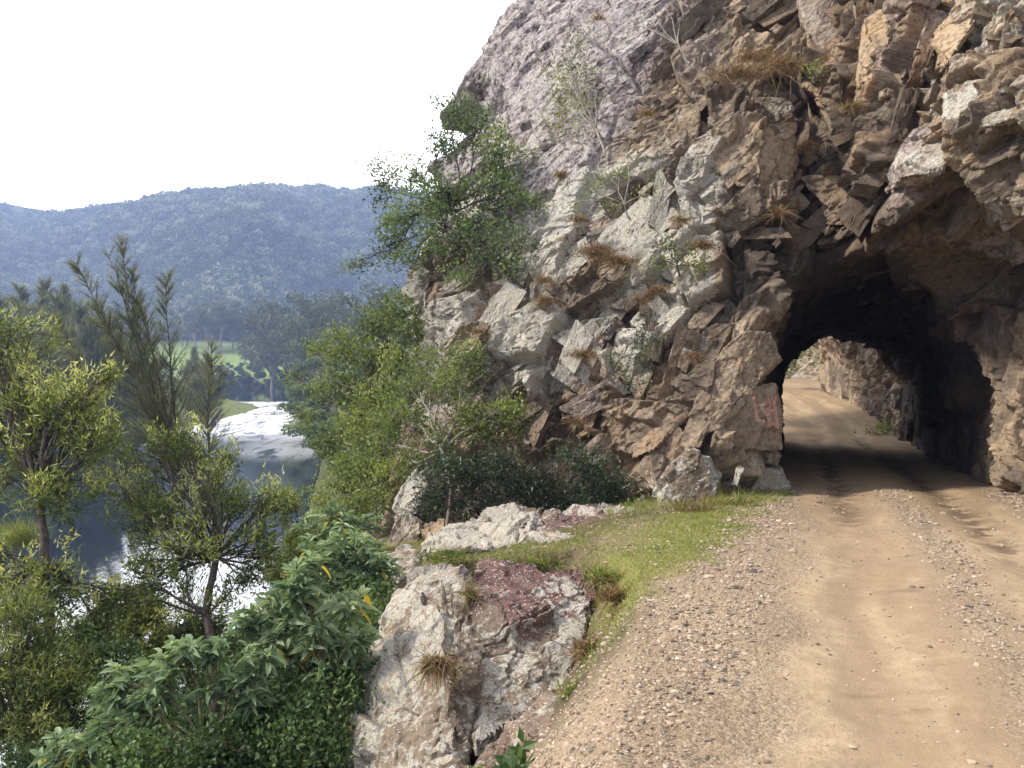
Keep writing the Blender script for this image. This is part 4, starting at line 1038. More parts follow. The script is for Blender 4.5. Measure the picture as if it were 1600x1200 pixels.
plant('bank_tree', 'yellow-green tree spreading over the river at the cliff foot', 'tree', P(610, 860, 19), [(600,740,19),(590,640,19.3)],
  [(620,492,34,19),(585,510,32,20),(640,525,28,18.5),(537,545,32,21),(580,562,38,20),(500,545,18,22),(622,575,30,18.5),(495,600,22,23),(540,610,38,21),(600,622,38,19),(476,648,15,24),(560,660,42,20),(520,690,24,21),(462,590,12,25),(640,620,24,18)],
  M['leaf_olive'], M['bark'], (0.115, 0.06), nsub=24, nleaf=44, rsub=0.19, r0=0.13, seed=8, tone_mu=0.42)
plant('cliff_foot_tree', 'open many-stemmed small tree in front of the cliff foot', 'tree', P(700, 815, 13.6), [(705,760,13.7),(690,700,14.0)],
  [(740,572,32,14.2),(700,602,36,14.3),(655,605,34,14.8),(785,645,34,13.9),(722,650,30,14.0),(640,660,32,14.8),(600,690,28,15.2),(760,680,22,13.9),(728,548,18,14.4),(800,640,18,13.7),(610,645,24,15.2),(672,560,22,14.8),(640,720,24,14.6),(690,690,20,14.0)],
  M['leaf_olive'], M['bark_pale'], (0.07, 0.04), nsub=42, nleaf=44, rsub=0.13, r0=0.055, seed=9, tone_mu=0.42)
plant('red_shrub', 'small reddish shrub among green leaves at the cliff foot', 'shrub', P(722, 668, 14.0), [], [(715,640,16,14.2),(730,650,12,14.1),(700,650,10,14.2)], M['red_leaf'], M['bark'], (0.06, 0.03), nsub=22, nleaf=14, rsub=0.1, r0=0.012, seed=10)
plant('bank_shrub', 'bright lime-green shrub overhanging the water below the cliff', 'shrub', P(560, 890, 15.0), [(560,820,15.2)],
  [(575,728,26,15.6),(535,758,30,16),(510,800,26,16),(560,795,30,15.2),(600,742,24,15.2),(500,770,18,16.4),(590,780,26,15),(545,720,18,16)],
  M['leaf_olive'], M['bark'], (0.085, 0.042), nsub=34, nleaf=46, rsub=0.16, r0=0.05, seed=11, tone_mu=0.58)
plant('dark_bush', 'dense dark green bush filling the hollow behind the slabs', 'bush', P(850, 842, 13.0), [(850,800,13.1)],
  [(x_ + 9 * math.sin(x_ * 1.3), y_ + 9 * math.sin(x_ * 2.1 + y_), 21 + 8 * math.sin(x_ * .7 + y_), 13.0 + 0.02 * abs(x_ - 850) / 10) for x_, y_ in ((672,760),(700,790),(725,750),(740,790),(765,735),(785,775),(810,725),(820,770),(845,740),(860,780),(880,720),(895,760),(920,735),(925,780),(950,760),(965,790),(975,750),(660,800),(700,735),(850,810),(900,800),(770,805))],
  M['leaf_dark'], M['bark'], (0.095, 0.028), nsub=60, nleaf=46, rsub=0.15, r0=0.05, seed=12, tone_mu=0.5, up=0.8)
plant('verge_weed', 'straggly weed with pale leaves at the east end of the slabs', 'weed', P(1000, 850, 11.0), [(1000,820,11.0)],
  [(1000,780,14,11.0),(985,800,12,11.1),(1012,800,10,11.0),(992,835,14,10.9),(975,825,10,11.1)], M['leaf_olive'], M['bark_pale'], (0.05, 0.03), nsub=16, nleaf=9, rsub=0.08, r0=0.012, seed=13, tone_mu=0.6)
plant('verge_weed', 'low leafy weed patch at the foot of the rock pillar', 'weed', P(1060, 812, 11.4), [],
  [(1035,800,18,11.4),(1065,795,18,11.4),(1095,795,16,11.5),(1050,815,16,11.2)], M['leaf_low'], M['bark'], (0.055, 0.03), nsub=34, nleaf=16, rsub=0.09, r0=0.012, seed=14, tone_mu=0.6)

# ---- trees and shrubs over the river, near side
WL = dict(style='needle', up=0.6, spread=1.3)
plant('wattle_tree', 'feathery tree with pale yellow shoots at the edge over the river', 'tree', P(112, 1290, 9.2), [(92,1080,9.2),(70,880,9.6),(62,770,9.9)],
  [(18,545,38,10.8),(10,600,44,10.8),(42,655,42,10.5),(95,645,36,10.2),(140,612,32,10.1),(158,588,16,10.1),(105,695,46,10.1),(28,735,44,10.4),(150,705,28,10),(62,778,34,9.9),(128,765,30,9.8),(20,870,34,9.7),
   (48,930,40,9.5),(110,905,30,9.5),(150,935,28,9.5),(28,1005,42,9.2),(60,1080,40,9.2),(8,1130,40,9),(175,960,22,9.6),(120,1000,30,9.4),(-20,680,50,10.6),(-20,960,40,9.5),(90,1150,36,9.1)],
  M['leaf_wattle'], M['bark'], (0.095, 0.024), nsub=24, nleaf=34, rsub=0.11, r0=0.085, seed=21, tone_mu=0.48, tipgold=0.20, **WL)
plant('wattle_tree', 'feathery tree with forked dark trunk in front of the open water', 'tree', P(345, 1260, 9.0), [(335,1080,9.3),(322,960,9.7),(338,870,10.0)],
  [(250,702,32,10.5),(300,690,28,10.5),(332,722,24,10.4),(222,762,32,10.4),(290,770,38,10.3),(382,762,26,10.3),(420,790,18,10.4),(232,832,30,10.1),(300,850,36,10.1),(382,842,34,10.1),
   (425,862,16,10.2),(398,905,20,9.9),(342,925,20,9.9),(205,885,26,10.0),(262,915,24,9.9),(345,800,30,10.2),(180,930,20,9.8)],
  M['leaf_wattle'], M['bark'], (0.09, 0.023), nsub=26, nleaf=32, rsub=0.11, r0=0.075, seed=22, tone_mu=0.48, tipgold=0.16, **WL)
plant('wattle_tree', 'slim young feathery tree between the trunk fork and the cliff', 'tree', P(470, 1010, 12.5), [(465,930,12.5)],
  [(465,870,26,12.5),(450,905,20,12.5),(485,900,20,12.4),(470,840,16,12.6),(440,790,16,12.8),(448,940,18,12.3),(500,860,18,12.5)],
  M['leaf_wattle'], M['bark'], (0.085, 0.017), nsub=80, nleaf=40, rsub=0.09, r0=0.035, seed=23, tone_mu=0.5, **WL)
BR = dict(whorl=True, style='broad', droop=0.38)
def heads(lst, D): return [(a, b, 36, D) for a, b in lst]
plant('broadleaf_shrub', 'tall soft-leaved shrub with yellow old leaves beside the pale boulder', 'shrub', P(520, 1215, 6.7), [(505,1100,6.9)],
  heads([(470,925),(438,962),(402,965),(500,968),(543,942),(482,900),(432,1002),(565,992),(500,1022),(458,1030),(540,1040)], 7.1),
  M['leaf_broad'], M['stem'], (0.165, 0.058), nsub=70, nleaf=13, rsub=0.1, r0=0.025, seed=24, tone_mu=0.62, twig=0.005, **BR)
plant('broadleaf_shrub', 'pale green soft-leaved shrub at the lip below the small slab', 'shrub', P(540, 1010, 9.2), [(535,930,9.2)],
  heads([(505,872),(540,850),(575,862),(520,905),(560,895),(590,885),(480,890),(548,925),(505,935),(585,915)], 9.2) + [(540,835,14,9.4)],
  M['leaf_broad'], M['stem'], (0.16, 0.055), nsub=48, nleaf=13, rsub=0.1, r0=0.025, seed=25, tone_mu=0.70, twig=0.005, **BR)
plant('broadleaf_shrub', 'low soft-leaved shrub with golden leaves in the bottom greenery', 'shrub', P(330, 1290, 6.2), [(320,1160,6.4)],
  heads([(250,1062),(330,1012),(352,1062),(222,1112),(165,1135),(392,1082),(300,1128),(285,1020),(130,1165),(240,1165),(350,1140),(410,1030),(80,1180),(190,1080)], 6.7),
  M['leaf_broad'], M['stem'], (0.15, 0.056), nsub=85, nleaf=13, rsub=0.1, r0=0.03, seed=26, tone_mu=0.55, twig=0.005, **BR)
plant('broadleaf_shrub', 'small soft-leaved shrub below the lime-green river shrub', 'shrub', P(560, 900, 12.2), [],
  heads([(530,812),(560,825),(500,828),(545,840),(515,842)], 12.2), M['leaf_broad'], M['stem'], (0.18, 0.06), nsub=34, nleaf=12, rsub=0.1, r0=0.03, seed=27, tone_mu=0.7, **BR)

LSH = [('scrambling small-leaved shrub filling the corner below the boulder', [(520,1080,34,6.9),(500,1130,40,6.6),(450,1100,34,6.9),(470,1170,40,6.4),(505,1190,30,6.4),(540,1020,20,7.3),(290,1200,36,6.2),(220,1190,36,6.2),(330,1150,30,6.3),(440,1160,36,6.6)], (500,1250,6.4)),
 ('scrambling small-leaved shrub with pink flower heads low down', [(400,1110,34,7.0),(360,1170,40,6.6),(430,1060,26,7.3),(300,1190,36,6.6),(390,1040,20,7.6),(420,1190,34,6.5)], (380,1290,6.5)),
 ('dense leafy shrub at the bottom beneath the dark trunk', [(200,1170,38,6.9),(130,1190,34,7.0),(240,1110,30,7.4),(170,1120,28,7.6),(60,1200,34,7.0),(270,1160,30,6.9)], (180,1290,6.8)),
 ('leafy shrub under the pale green broadleaf one', [(560,950,26,8.6),(590,980,22,8.2),(520,990,26,8.4),(480,960,22,8.8),(600,930,16,8.9),(575,1000,20,8.0)], (560,1060,8.4)),
 ('mid-green shrub at the water behind the forked dark trunk', [(300,985,26,12),(340,1000,26,12),(260,1010,24,12),(390,980,22,12),(230,1040,22,11.5),(430,960,18,12)], (320,1100,12)),
 ('leafy shrub on the slope between the two feathery trunks', [(150,1040,26,9),(190,1020,24,9),(120,1010,22,9.2),(200,1070,28,8.6),(240,1090,24,8.4),(160,1090,30,8.4)], (170,1200,8.6))]
for i, (lb, cl_, b_) in enumerate(LSH):
    plant('low_shrub', lb, 'shrub', P(*b_), [], cl_, M['leaf_low'], M['stem'], (0.055, 0.033), nsub=110, nleaf=34, rsub=0.10, r0=0.02, seed=60 + i, tone_mu=0.5, spread=1.2, group='low shrubs under the trees')
plant('wattle_tree', 'drooping feathery tree low at the west corner of the slope', 'tree', P(10, 1290, 8.0), [(20,1150,8.2)],
  [(20,1060,38,8.4),(80,1110,34,8.3),(-10,1130,38,8.2),(60,1170,34,8.1),(120,1060,26,8.6),(150,1110,24,8.5),(10,990,34,8.6)], M['leaf_wattle'], M['bark'], (0.085, 0.017), nsub=70, nleaf=44, rsub=0.10, r0=0.04, seed=29, tone_mu=0.45, **WL)
plant('wattle_tree', 'slender feathery tree standing in the gap between the big trunks', 'tree', P(205, 1200, 11.0), [(210,1020,11.0)],
  [(205,985,24,11),(240,960,24,11),(175,975,22,11),(260,1000,26,10.8),(290,1030,24,10.6),(150,1000,20,11),(215,930,16,11.2),(235,1040,26,10.6),(320,985,20,10.8)], M['leaf_wattle'], M['bark'], (0.09, 0.025), nsub=60, nleaf=34, rsub=0.10, r0=0.045, seed=28, tone_mu=0.45, **WL)
# low cover over the slope beside the river (nobody could count it)
def undergrowth():
    r = np.random.default_rng(77); V = []; n = 420000
    x = r.uniform(-14, 0.4, n); y = 3.2 + 18 * r.random(n) ** 1.5
    e = edge_x(y); keep = (x < e - 0.55) & ~((x > -1.75) & (y > 5.0) & (y < 9.2)) & (x > -1.05 * y + 0.5)
    keep &= ~((x > -1.6) & (y < 5.0) & (y > 4.4) & (x > -0.2))
    x, y = x[keep], y[keep]
    z0 = np.where(edge_x(y) - x < 2.4, shelf_z(x, y), ground_z(x, y))
    q = np.stack([x, y, 0 * x], -1)
    hgt = 0.25 + 0.9 * sstep(0.3, 0.75, fbm(q, 0.9, 3, 5)) * sstep(0.5, 1.6, edge_x(y) - x)
    dr, ins = poly_dist(x, y, RIVER)
    z = z0 + hgt * r.random(len(x)) ** 0.6
    C = np.stack([x, y, z], -1)[~ins]
    A = unit(rdir(len(C), r) + np.array([0, 0, 0.4]))
    cl = fbm(C, 2.5, 3, 8); tone = 0.45 + (cl - 0.5) * 1.6 + r.normal(size=len(C)) * 0.12
    parts = leaves(C, A, 0.085 * r.uniform(.6, 1.3, len(C)), 0.05, r)
    tag(leaf_obj('undergrowth', parts, tone, M['leaf_low']), kind='stuff')
undergrowth()

# ---- she-oaks: long leaders with rows of fine upright needles
def she_oak(name, label, base, leaders, seed=0, group=None, needle=(0.30, 0.011), dens=1.0, mat='needle', tw=1.0, twl=1.0):
    r = np.random.default_rng(300 + seed); root = empty(name, tuple(base)); tag(root, label, 'tree', group)
    lines = []; C = []; A = []; T = []
    base = np.asarray(base, float)
    for ld in leaders:
        pts_ = [np.asarray(q, float) for q in ld]
        path = np.vstack([limb(a, b, 0.015, 12, r) for a, b in zip(pts_[:-1], pts_[1:])])
        L = np.cumsum(np.r_[0, np.linalg.norm(np.diff(path, axis=0), axis=1)]); tot = L[-1]
        lines.append((path, np.interp(L / tot, [0, 1], [0.038 * tw, 0.005 * tw])))
        m = int(tot * 13 * dens)
        for _ in range(m):
            t = 1 - r.random() ** 1.1 * 0.85; p0 = np.array([np.interp(t * tot, L, path[:, k]) for k in range(3)])
            d0 = unit(path[-1] - path[0]); side = unit(np.cross(d0, r.normal(size=3)))
            ln = (0.25 + 1.25 * (1 - t)) * r.uniform(0.6, 1.2) * tw * twl; dr_ = unit(d0 * 0.75 + side * 0.65)
            p1 = p0 + dr_ * ln + np.array([0, 0, 0.10 * ln]); lines.append((limb(p0, p1, 0.04, 4, r), np.linspace(0.010 * tw, 0.004 * tw, 4)))
            k = int(16 + 26 * ln / tw); u_ = r.random(k)[:, None]
            C.append(p0 + (p1 - p0) * u_ + r.normal(size=(k, 3)) * 0.02); A.append(unit(dr_ + r.normal(size=(k, 3)) * 0.33 + np.array([0, 0, 0.15]))); T.append(np.full(k, 0.5 + r.normal() * 0.15))
    tubes_obj('trunk', lines, M['bark'], root, 4)
    C = np.vstack(C); A = np.vstack(A); T = np.concatenate(T) + r.normal(size=len(C)) * 0.12
    parts = leaves(C, A, needle[0] * r.uniform(.6, 1.2, len(C)), needle[1], r, 'needle')
    leaf_obj('crown', parts, T, M[mat], root)
    for ch in root.children: ch.matrix_parent_inverse = root.matrix_basis.inverted()
    return root
def lead(D, *pp): return [P(a, b, D + 0.15 * i) for i, (a, b) in enumerate(pp)]
she_oak('she_oak', 'tall wispy she-oak with long leaning leaders rising above the river', P(300, 1270, 20.5),
  [lead(21, (300,1270), (292,900), (270,720), (190,380)), lead(21, (285,800), (240,640), (170,400)), lead(20.6, (280,790), (250,700), (185,540), (120,412)), lead(21, (290,800), (272,640), (262,432)),
   lead(20.4, (285,850), (200,760), (110,700)), lead(20.5, (290,850), (330,760), (330,540)), lead(21, (280,820), (160,640), (90,500)), lead(21, (290,760), (240,560), (205,420)), lead(20.8, (285,700), (225,600), (145,480))], 1, dens=1.15, needle=(0.26, 0.010), twl=0.9)
def oak_proto(seed, h, name='she_oak'):
    r = np.random.default_rng(seed); b0 = np.array([0., 0, 0])
    lds = [[b0, np.array([0.02 * h, 0, h * .5]), np.array([r.normal() * 0.03 * h, 0, h])]]
    for k in range(8):
        a = r.uniform(0, 6.28); z0 = h * r.uniform(0.15, 0.6); R_ = h * r.uniform(0.10, 0.2)
        lds.append([np.array([0, 0, z0]), np.array([math.cos(a) * R_, math.sin(a) * R_, z0 + h * r.uniform(0.2, 0.36)])])
    return she_oak(name, 'x', b0, lds, seed, needle=(0.9, 0.09), dens=0.5, mat='needle', tw=2.4)
def copy_tree(o, loc, rz, sc, label):
    c = o.copy(); COL.objects.link(c); c.location = loc; c.rotation_euler = (0, 0, rz); c.scale = (sc, sc, sc); c['label'] = label
    for ch in o.children:
        d = ch.copy(); COL.objects.link(d); d.parent = c
    return c
def ground_at(px, D):
    x = (px - 800) / F * D
    return (x, D, float(ground_z(np.array([x]), np.array([D]))[0]))
gso = 'she-oaks along the far bank of the river'
pr1 = oak_proto(41, 15); pr2 = oak_proto(42, 13)
LB0 = 'dark she-oak in the stand across the river'
spots = [(8,470,120),(30,455,125),(62,442,118),(85,470,112),(100,452,122),(128,480,110),(150,500,108),(172,500,118),(-20,450,120),(48,500,104),(112,520,100),(-40,480,105),(75,520,96),(215,520,118),(300,545,150),(322,560,128)]
ORD = 'westernmost second third fourth fifth sixth seventh eighth ninth tenth eleventh twelfth thirteenth fourteenth fifteenth sixteenth seventeenth eighteenth nineteenth'.split()
def ordinal(rows, i, label):
    k = sorted(range(len(rows)), key=lambda q: rows[q][0]).index(i)
    return (ORD[k] + ' ' + label) if k == 0 else f'{ORD[k]} from the west, {label}'
for i, (px, top, D) in enumerate(spots):
    LB = ordinal(spots, i, LB0); l = ground_at(px, D); hgt = CAMZ - (top - HZ) / F * D - l[2]; p_ = pr1 if i % 2 == 0 else pr2
    if i < 2:
        p_.location = l; p_.scale = (hgt / (15 if i == 0 else 13),) * 3; tag(p_, LB, 'tree', gso); o = p_
    else: o = copy_tree(p_, l, i * 2.1, hgt / (15 if i % 2 == 0 else 13), LB); o['group'] = gso

# ---- round gum trees and bushes, far
def gum_proto(seed, h, wide=0.42, name='gum_tree', mat='gum', lf=0.55, trunk_part=0.35):
    r = np.random.default_rng(seed); root = empty(name); lines = []; C = []; A = []; T = []
    top = np.array([r.normal() * .03 * h, r.normal() * .03 * h, h * .62]); lines.append((limb(np.zeros(3), top, .03, 8, r), np.linspace(.022 * h, .010 * h, 8)))
    for k in range(17):
        a = r.uniform(0, 6.28); q = np.array([math.cos(a) * wide * h * r.uniform(.1, 1), math.sin(a) * wide * h * r.uniform(.1, 1), h * r.uniform(trunk_part, 0.96)])
        q[:2] *= math.sqrt(max(0.1, 1 - ((q[2] / h - trunk_part - .22) / .6) ** 2))
        s0 = top * r.uniform(.4, 1); lines.append((limb(s0, q, .06, 6, r, .05), np.linspace(.008 * h, .003 * h, 6)))
        rad = h * r.uniform(.07, .15); k_ = 190; dv = rdir(k_, r)
        cc = q + dv * rad * (r.random((k_, 1)) ** .4) * np.array([1, 1, .62])
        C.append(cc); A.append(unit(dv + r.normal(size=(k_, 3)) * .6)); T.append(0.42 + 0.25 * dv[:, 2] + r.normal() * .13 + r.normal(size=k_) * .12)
    tubes_obj('trunk', lines, M['bark_pale'], root, 5)
    C = np.vstack(C); parts = leaves(C, np.vstack(A), lf * r.uniform(.6, 1.3, len(C)), lf * .7, r)
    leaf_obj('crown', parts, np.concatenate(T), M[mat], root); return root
gA = gum_proto(51, 20); gB = gum_proto(52, 18, .38); gC = gum_proto(53, 6, .6, 'bank_bush', 'leaf_low', .35, .12); gD = gum_proto(54, 9, .55, 'bank_tree', 'leaf_cliff', .45, .2)
def scatter(protos, hs, rows, label0, cat, group):
    for i, (px, top, D) in enumerate(rows):
        label = ordinal(rows, i, label0); l = ground_at(px, D); k = i % len(protos); hgt = max(1.0, CAMZ - (top - HZ) / F * D - l[2])
        if id(protos[k]) not in USED:
            USED.add(id(protos[k])); o = protos[k]; o.location = l; o.scale = (hgt / hs[k],) * 3; o['label'] = label
        else: o = copy_tree(protos[k], l, i * 1.7, hgt / hs[k], label)
        tag(o, label, cat, group)
USED = set()
scatter([gA, gB], [20, 18], [(285,482,420),(305,478,400),(325,474,410),(345,470,400),(365,472,408),(385,480,400),(405,484,415),(262,492,430),(330,482,425),(378,488,432),(240,500,440),(210,505,430)], 'grey-green gum tree in the row behind the meadow', 'tree', 'gum trees behind the meadow')
scatter([gA, gB], [20, 18], [(430,480,330),(448,468,300),(470,458,280),(492,462,290),(515,466,260),(538,470,240),(560,462,220),(585,455,200),(610,450,180),(455,490,340),(500,485,250),(545,490,210),(580,485,170),(480,498,230),(425,500,320)], 'tall gum on the wooded east bank', 'tree', 'gum trees on the east bank')
scatter([gC], [6], [(335,568,318),(350,565,330),(368,572,322),(385,565,331),(400,575,326),(418,578,325),(432,570,335),(448,582,300),(460,575,290),(315,572,330),(355,580,322),(375,585,321),(330,590,322),(290,575,325),(265,570,330),(240,572,328),(345,588,321),(442,590,290)], 'rounded bush on the bank of the dark pool', 'bush', 'bushes on the north bank')
scatter([gD], [9], [(478,568,190),(492,556,170),(515,556,150),(492,600,120),(470,606,150),(512,605,105),(540,595,90),(505,640,95),(532,650,80),(560,560,110),(462,602,185),(556,650,70),(585,600,75),(540,720,62),(565,730,52),(478,612,168),(600,660,60)], 'leafy tree crowding the water below the cliff', 'tree', 'bank trees on the cliff side')
scatter([gC], [6], [(180,600,150),(215,598,160),(150,610,130),(120,620,110),(90,640,90),(60,650,85),(30,640,85),(200,625,120),(5,650,90),(170,640,100),(250,606,185),(290,608,190)], 'low bush on the grassy west bank', 'bush', 'bushes on the west bank')

# ---- forest on the far hill
def forest():
    r = np.random.default_rng(99); n = 15000
    px = r.uniform(-140, 760, n * 2); D = 455 + 545 * r.random(n * 2) ** 0.85
    x = (px - 800) / F * D; z = ground_z(x, D)
    keep = np.arange(len(x)) < n
    x, y, z = x[keep], D[keep], z[keep]
    p = np.stack([x, y, z], -1)
    R_ = r.uniform(2.6, 5.2, len(p)) * (0.8 + 0.5 * vnoise(p, .02, 3)); k = 46
    dv = rdir(len(p) * k, r); dv[:, 2] = np.abs(dv[:, 2]) * 1.0 - 0.15
    C = np.repeat(p + np.stack([0 * R_, 0 * R_, R_ * r.uniform(.7, 1.6, len(p))], -1), k, 0) + dv * np.repeat(R_, k)[:, None] * (0.7 + 0.45 * r.random((len(dv), 1))) * np.array([1, 1, 1.1])
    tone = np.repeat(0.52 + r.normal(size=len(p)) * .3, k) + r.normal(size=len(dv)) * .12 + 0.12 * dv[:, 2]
    L = np.repeat(R_, k) * .50
    parts = leaves(C, unit(dv + r.normal(size=dv.shape) * .7), L, L * .8, r)
    tag(leaf_obj('hill_forest', parts, tone, M['forest']), kind='stuff')
forest()

# ------------------------------------------------------------------ grasses
def tussock(label, px, py, D, r_px, n=260, L=0.45, mat='straw', hang=0.7, seed=0, green=0.12, name='grass_tussock', up=0.8):
    r = np.random.default_rng(500 + seed); c = P(px, py, D); rad = r_px / F * D
    C = c + r.normal(size=(n, 3)) * np.array([rad, rad * .4, rad * .25]) * .5
    A = unit(r.normal(size=(n, 3)) * 0.55 + np.array([0, -0.45, up])); bend = np.array([0, -.12, -hang]) + r.normal(size=(n, 3)) * .22
    tone = np.where(r.random(n) < green, 1.0, r.uniform(0, .85, n))
    parts = blades(C, A, L * r.uniform(.5, 1.2, n), 0.009, bend, r)
    o = leaf_obj(name, parts, tone, M[mat], origin=c); return tag(o, label, 'grass tussock', 'grass tussocks on the rocks')
TS = [('wide russet tussock on the top ledge above the tan block', 1150,118,14.6,36,600), ('faded brown grass trailing from the top ledge over the dark recess', 1225,105,14.2,40,560), ('russet grass at the top ledge corner', 1180,92,14.8,28,360),
      ('pale tuft in a notch at the mouth corner', 1215,335,13.4,10,150), ('large russet tussock hanging mid-face beside the pale slab', 930,395,15.2,30,600), ('dark russet tussock under the thin leafy shrub', 965,410,14.9,22,420),
      ('russet tussock right of the small bright shrub', 1095,385,13.8,20,360), ('ginger tuft hugging the pale block below the bright shrub', 1025,455,13.8,16,240), ('orange-brown tussock low on the pale face', 912,556,14.5,20,380),
      ('brown tuft in the dark vertical crack', 850,470,15.8,16,280), ('brown tuft at the foot of the smooth purple slab', 878,275,17.6,13,240), ('brown tuft beneath the spreading cliff tree', 850,440,16.2,14,200),
      ('small brown tuft above the hanging creeper', 1000,470,13.8,12,160), ('russet tuft beside the thin leafy shrub roots', 905,345,15.8,14,200), ('short straw tuft on the ledge over the ginger tuft', 1060,345,14.6,14,160)]
TS += [('small rust tuft on the face left of the graffiti slab top', 1085,560,13.0,12,160), ('rust tuft in the joint above the dark bush', 900,660,14.4,14,200), ('dull brown tuft in the joint beside the tall slabs overhead', 1330,170,12.8,16,220),
       ('wiry brown grass dangling by the dark crevice', 1262,230,14.8,16,260), ('tan tuft on the brown rock above the open small tree', 745,520,16.2,12,180), ('small russet tuft high among the dark blocks', 1010,180,16.6,12,160), ('russet tuft at the edge of the purple slab top', 935,30,19.0,12,150)]
for i, (lb, px, py, D, rp, n) in enumerate(TS): tussock(lb, px, py, D, rp, n, seed=i, L=0.42 if i < 6 else 0.34)
tussock('shaggy red-brown tussock hanging on the front of the pale boulder', 682, 1040, 6.05, 20, 520, 0.24, seed=30, green=0.2)
tussock('dry brown tuft on the verge beside the red boulder top', 960, 935, 7.0, 24, 300, 0.20, seed=31, hang=0.3)
tussock('dry straw drooping down the gap beside the gravel', 925, 1020, 6.4, 26, 360, 0.26, seed=32, hang=0.5)
tussock('pale dry stalks at the foot of the rock pillar', 1085, 815, 11.3, 38, 320, 0.50, seed=33, hang=0.15, up=1.5)
tussock('green tuft under the verge near the dark stone', 905, 1085, 5.7, 22, 320, 0.18, 'grass', seed=34, hang=0.4)
tussock('tan grass tuft in the cleft between the boulders', 735, 930, 7.3, 12, 160, 0.22, seed=35, hang=0.4, green=.4)
tussock('bright green grass line in the gap behind the boulders', 850, 880, 9.0, 60, 900, 0.13, 'grass', seed=36, hang=0.3)
tussock('green grass at the west end of the gap behind the boulders', 700, 872, 9.4, 40, 500, 0.12, 'grass', seed=37, hang=0.3)
tussock('bushy yellow-green rush clump on a rock by the water', 36, 850, 24.0, 32, 900, 1.0, 'grass', seed=38, hang=0.15, up=1.4)
tussock('bushy green rush clump at the water beyond the fork', 440, 790, 26.0, 22, 700, 1.0, 'grass', seed=39, hang=0.15, up=1.4)

for i, (lb, px, py, D, rp, n, L_, mt_, h_) in enumerate([
  ('straggly green and straw clump at the east shoulder of the red-topped boulder', 945,905,7.7,26,420,.20,'grass',.3), ('weedy clump between the wide slab and the mown-looking moss', 1000,872,9.0,26,420,.17,'grass',.3),
  ('dead straw mat on the bank above the outcrop stone', 990,965,6.7,34,480,.20,'straw',.5), ('sparse green tuft in the loose gravel', 1190,975,6.1,14,120,.07,'grass',.4), ('dry wisp lying at the verge edge by the gravel', 1080,925,7.0,24,200,.14,'straw',.4),
  ('tangled straw under the verge beside the outcrop stone', 935,1085,5.9,24,360,.20,'straw',.5), ('tall mixed weeds along the base of the pillar foot', 1150,792,11.8,40,420,.30,'grass',.2), ('weedy strip at the end of the slabs below the pillar', 1040,840,10.4,30,420,.24,'grass',.25)]):
    tussock(lb, px, py, D, rp, n, L_, mt_, h_, 80 + i, .3)
def verge_grass():
    r = np.random.default_rng(61); n = 150000
    y = 4.8 + 8.6 * r.random(n) ** 0.8; x = r.uniform(-3.0, 5.2, n)
    s = (x - cx(y)) * 0.944; d = edge_x(y) - x; q = np.stack([x, y, 0 * x], -1); nz = fbm(q, 1.1, 4, 6) - .5; nf = fbm(q, 4, 3, 19) - .5
    lim = np.interp(y, [5, 6.6, 7.6, 11, 13], [2.5, 2.2, 2.0, 1.75, 1.6])
    m = (-s - lim + nz * .7 + nf * .5 > 0.02) & (d < 0.5) & (r.random(n) < 0.35 + 0.65 * sstep(.0, .12, nf)) & (y > 5.6 + nz * 2)
    x, y, d = x[m], y[m], d[m]; nf = nf[m]
    C = np.stack([x, y, shelf_z(x, y) - 0.004], -1); k = len(C)
    A = unit(r.normal(size=(k, 3)) * .55 + np.array([0, 0, 1.0])); L = r.uniform(.018, .065, k) * (1 + 1.2 * sstep(-0.3, 0.3, d) + 1.0 * sstep(11.3, 12.6, y))
    tone = 0.55 + 0.5 * (fbm(C, 1.4, 3, 4) - .5) + r.normal(size=k) * .20 + 0.06 + 0.3 * (r.random(k) < .12)
    parts = blades(C, A, L, 0.006, r.normal(size=(k, 3)) * .25 + np.array([0, 0, -.25]), r)
    tag(leaf_obj('verge_grass', parts, tone, M['grass']), kind='stuff')
verge_grass()

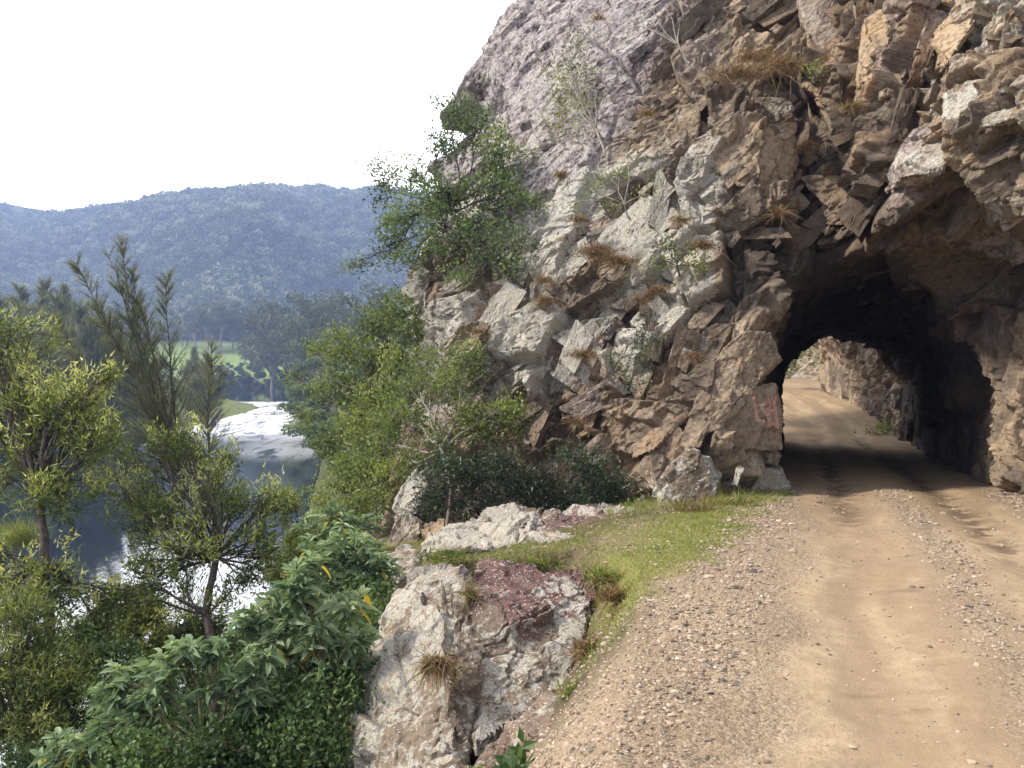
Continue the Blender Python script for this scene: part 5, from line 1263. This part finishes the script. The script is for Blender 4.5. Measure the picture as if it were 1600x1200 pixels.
# ------------------------------------------------------------------ loose gravel
def gravel():
    r = np.random.default_rng(62); n = 120000
    y = 2.7 + 11 * r.random(n) ** 1.7; x = r.uniform(-1.5, 1, n) * 0 + r.uniform(-1.4, 8.5, n)
    s = (x - cx(y)) * .944; d = edge_x(y) - x; q = np.stack([x, y, 0 * x], -1); nz = fbm(q, 1.3, 4, 6) - .5
    dens = sstep(-1.35, -1.7, s + nz * .4) * (1 - 0.9 * sstep(1.9, 2.4, -s) * sstep(6.0, 7.5, y)) + 0.55 * np.exp(-((s - .12 + nz * .3) / .2) ** 2) + sstep(1.35, 1.8, s) + 0.035
    m = (r.random(n) < dens * (0.5 + 0.9 * sstep(0.4, .6, fbm(q, 2.5, 3, 3)))) & (d < 1.3) & (s < 2.2)
    x, y = x[m], y[m]; k = len(x)
    z = shelf_z(x, y); R_ = 0.0055 + 0.011 * r.random(k) ** 3 + 0.016 * (r.random(k) > .985); R_ *= 1 + 0.05 * (y - 3)
    bmt = bmesh.new(); bmesh.ops.create_icosphere(bmt, subdivisions=1, radius=1); bv = np.array([v.co[:] for v in bmt.verts]); bf = np.array([[v.index for v in f.verts] for f in bmt.faces]); bmt.free()
    B = bv[None] * (1 + r.normal(size=(k, 12, 1)) * .20) * np.stack([r.uniform(.8, 1.5, k), r.uniform(.6, 1.1, k), r.uniform(.4, .8, k)], -1)[:, None]
    a = r.uniform(0, 6.28, k); c, s_ = np.cos(a)[:, None], np.sin(a)[:, None]
    B = np.stack([B[..., 0] * c - B[..., 1] * s_, B[..., 0] * s_ + B[..., 1] * c, B[..., 2]], -1) * R_[:, None, None]
    V = (B + np.stack([x, y, z + R_ * .2], -1)[:, None]).reshape(-1, 3)
    Fc = (bf[None] + (np.arange(k) * 12)[:, None, None]).reshape(-1, 3)
    b = NB('gravel_stone')
    col = b.ramp(b.attr('tone'), [(0, (0.11, 0.095, 0.085)), (0.2, (0.24, 0.185, 0.14)), (0.6, (0.38, 0.29, 0.205)), (0.93, (0.44, 0.36, 0.28)), (1, (0.52, 0.48, 0.42))])
    mt = b.done(b.bsdf(col, 0.9, None, 0.15))
    tag(mesh_np('gravel', V, Fc, mt, attrs={'tone': np.repeat(np.clip(r.random(k) * .9 + r.normal(size=k) * .08, 0, 1), 12)}), kind='stuff')
gravel()

# ---- vegetation beyond the bore
plant('bush', 'dry green bush on the lit bank beyond the tunnel', 'bush', P(1384, 684, 30.0), [], [(1378,672,9,30),(1390,668,9,30),(1366,676,6,30)], M['leaf_olive'], M['bark'], (0.12, 0.05), nsub=30, nleaf=24, rsub=.16, r0=.03, seed=41, tone_mu=.35)
plant('bush', 'dark green bush on top of the cutting beyond the tunnel', 'bush', P(1232, 575, 49), [], [(1232,555,16,48),(1245,545,12,48),(1225,575,12,48)], M['leaf_cliff'], M['bark'], (0.2, 0.1), nsub=14, nleaf=24, rsub=.3, r0=.05, seed=42)
plant('bush', 'pale green scrub on the face of the cutting beyond the tunnel', 'bush', P(1285, 575, 47), [], [(1285,555,14,47),(1275,565,10,47),(1298,560,10,46.5)], M['leaf_olive'], M['bark'], (0.2, 0.08), nsub=10, nleaf=20, rsub=.3, r0=.05, seed=43, tone_mu=.6)

# ------------------------------------------------------------------ haze over the valley
def haze():
    bm = bmesh.new(); bmesh.ops.create_cube(bm, size=1)
    for v in bm.verts: v.co = Vector((v.co.x * 3300, v.co.y * 3300, (v.co.z + .5) * 300 - 22))
    me = bpy.data.meshes.new('haze'); bm.to_mesh(me); bm.free(); o = bpy.data.objects.new('haze', me); COL.objects.link(o)
    m, n, l = newmat('valley_haze'); out_ = n.new('ShaderNodeOutputMaterial'); v = n.new('ShaderNodeVolumePrincipled')
    v.inputs['Color'].default_value = (0.44, 0.58, 1.0, 1); v.inputs['Density'].default_value = 0.00066; v.inputs['Anisotropy'].default_value = 0.2
    l.new(v.outputs[0], out_.inputs['Volume']); me.materials.append(m); tag(o, kind='stuff'); return o
haze()
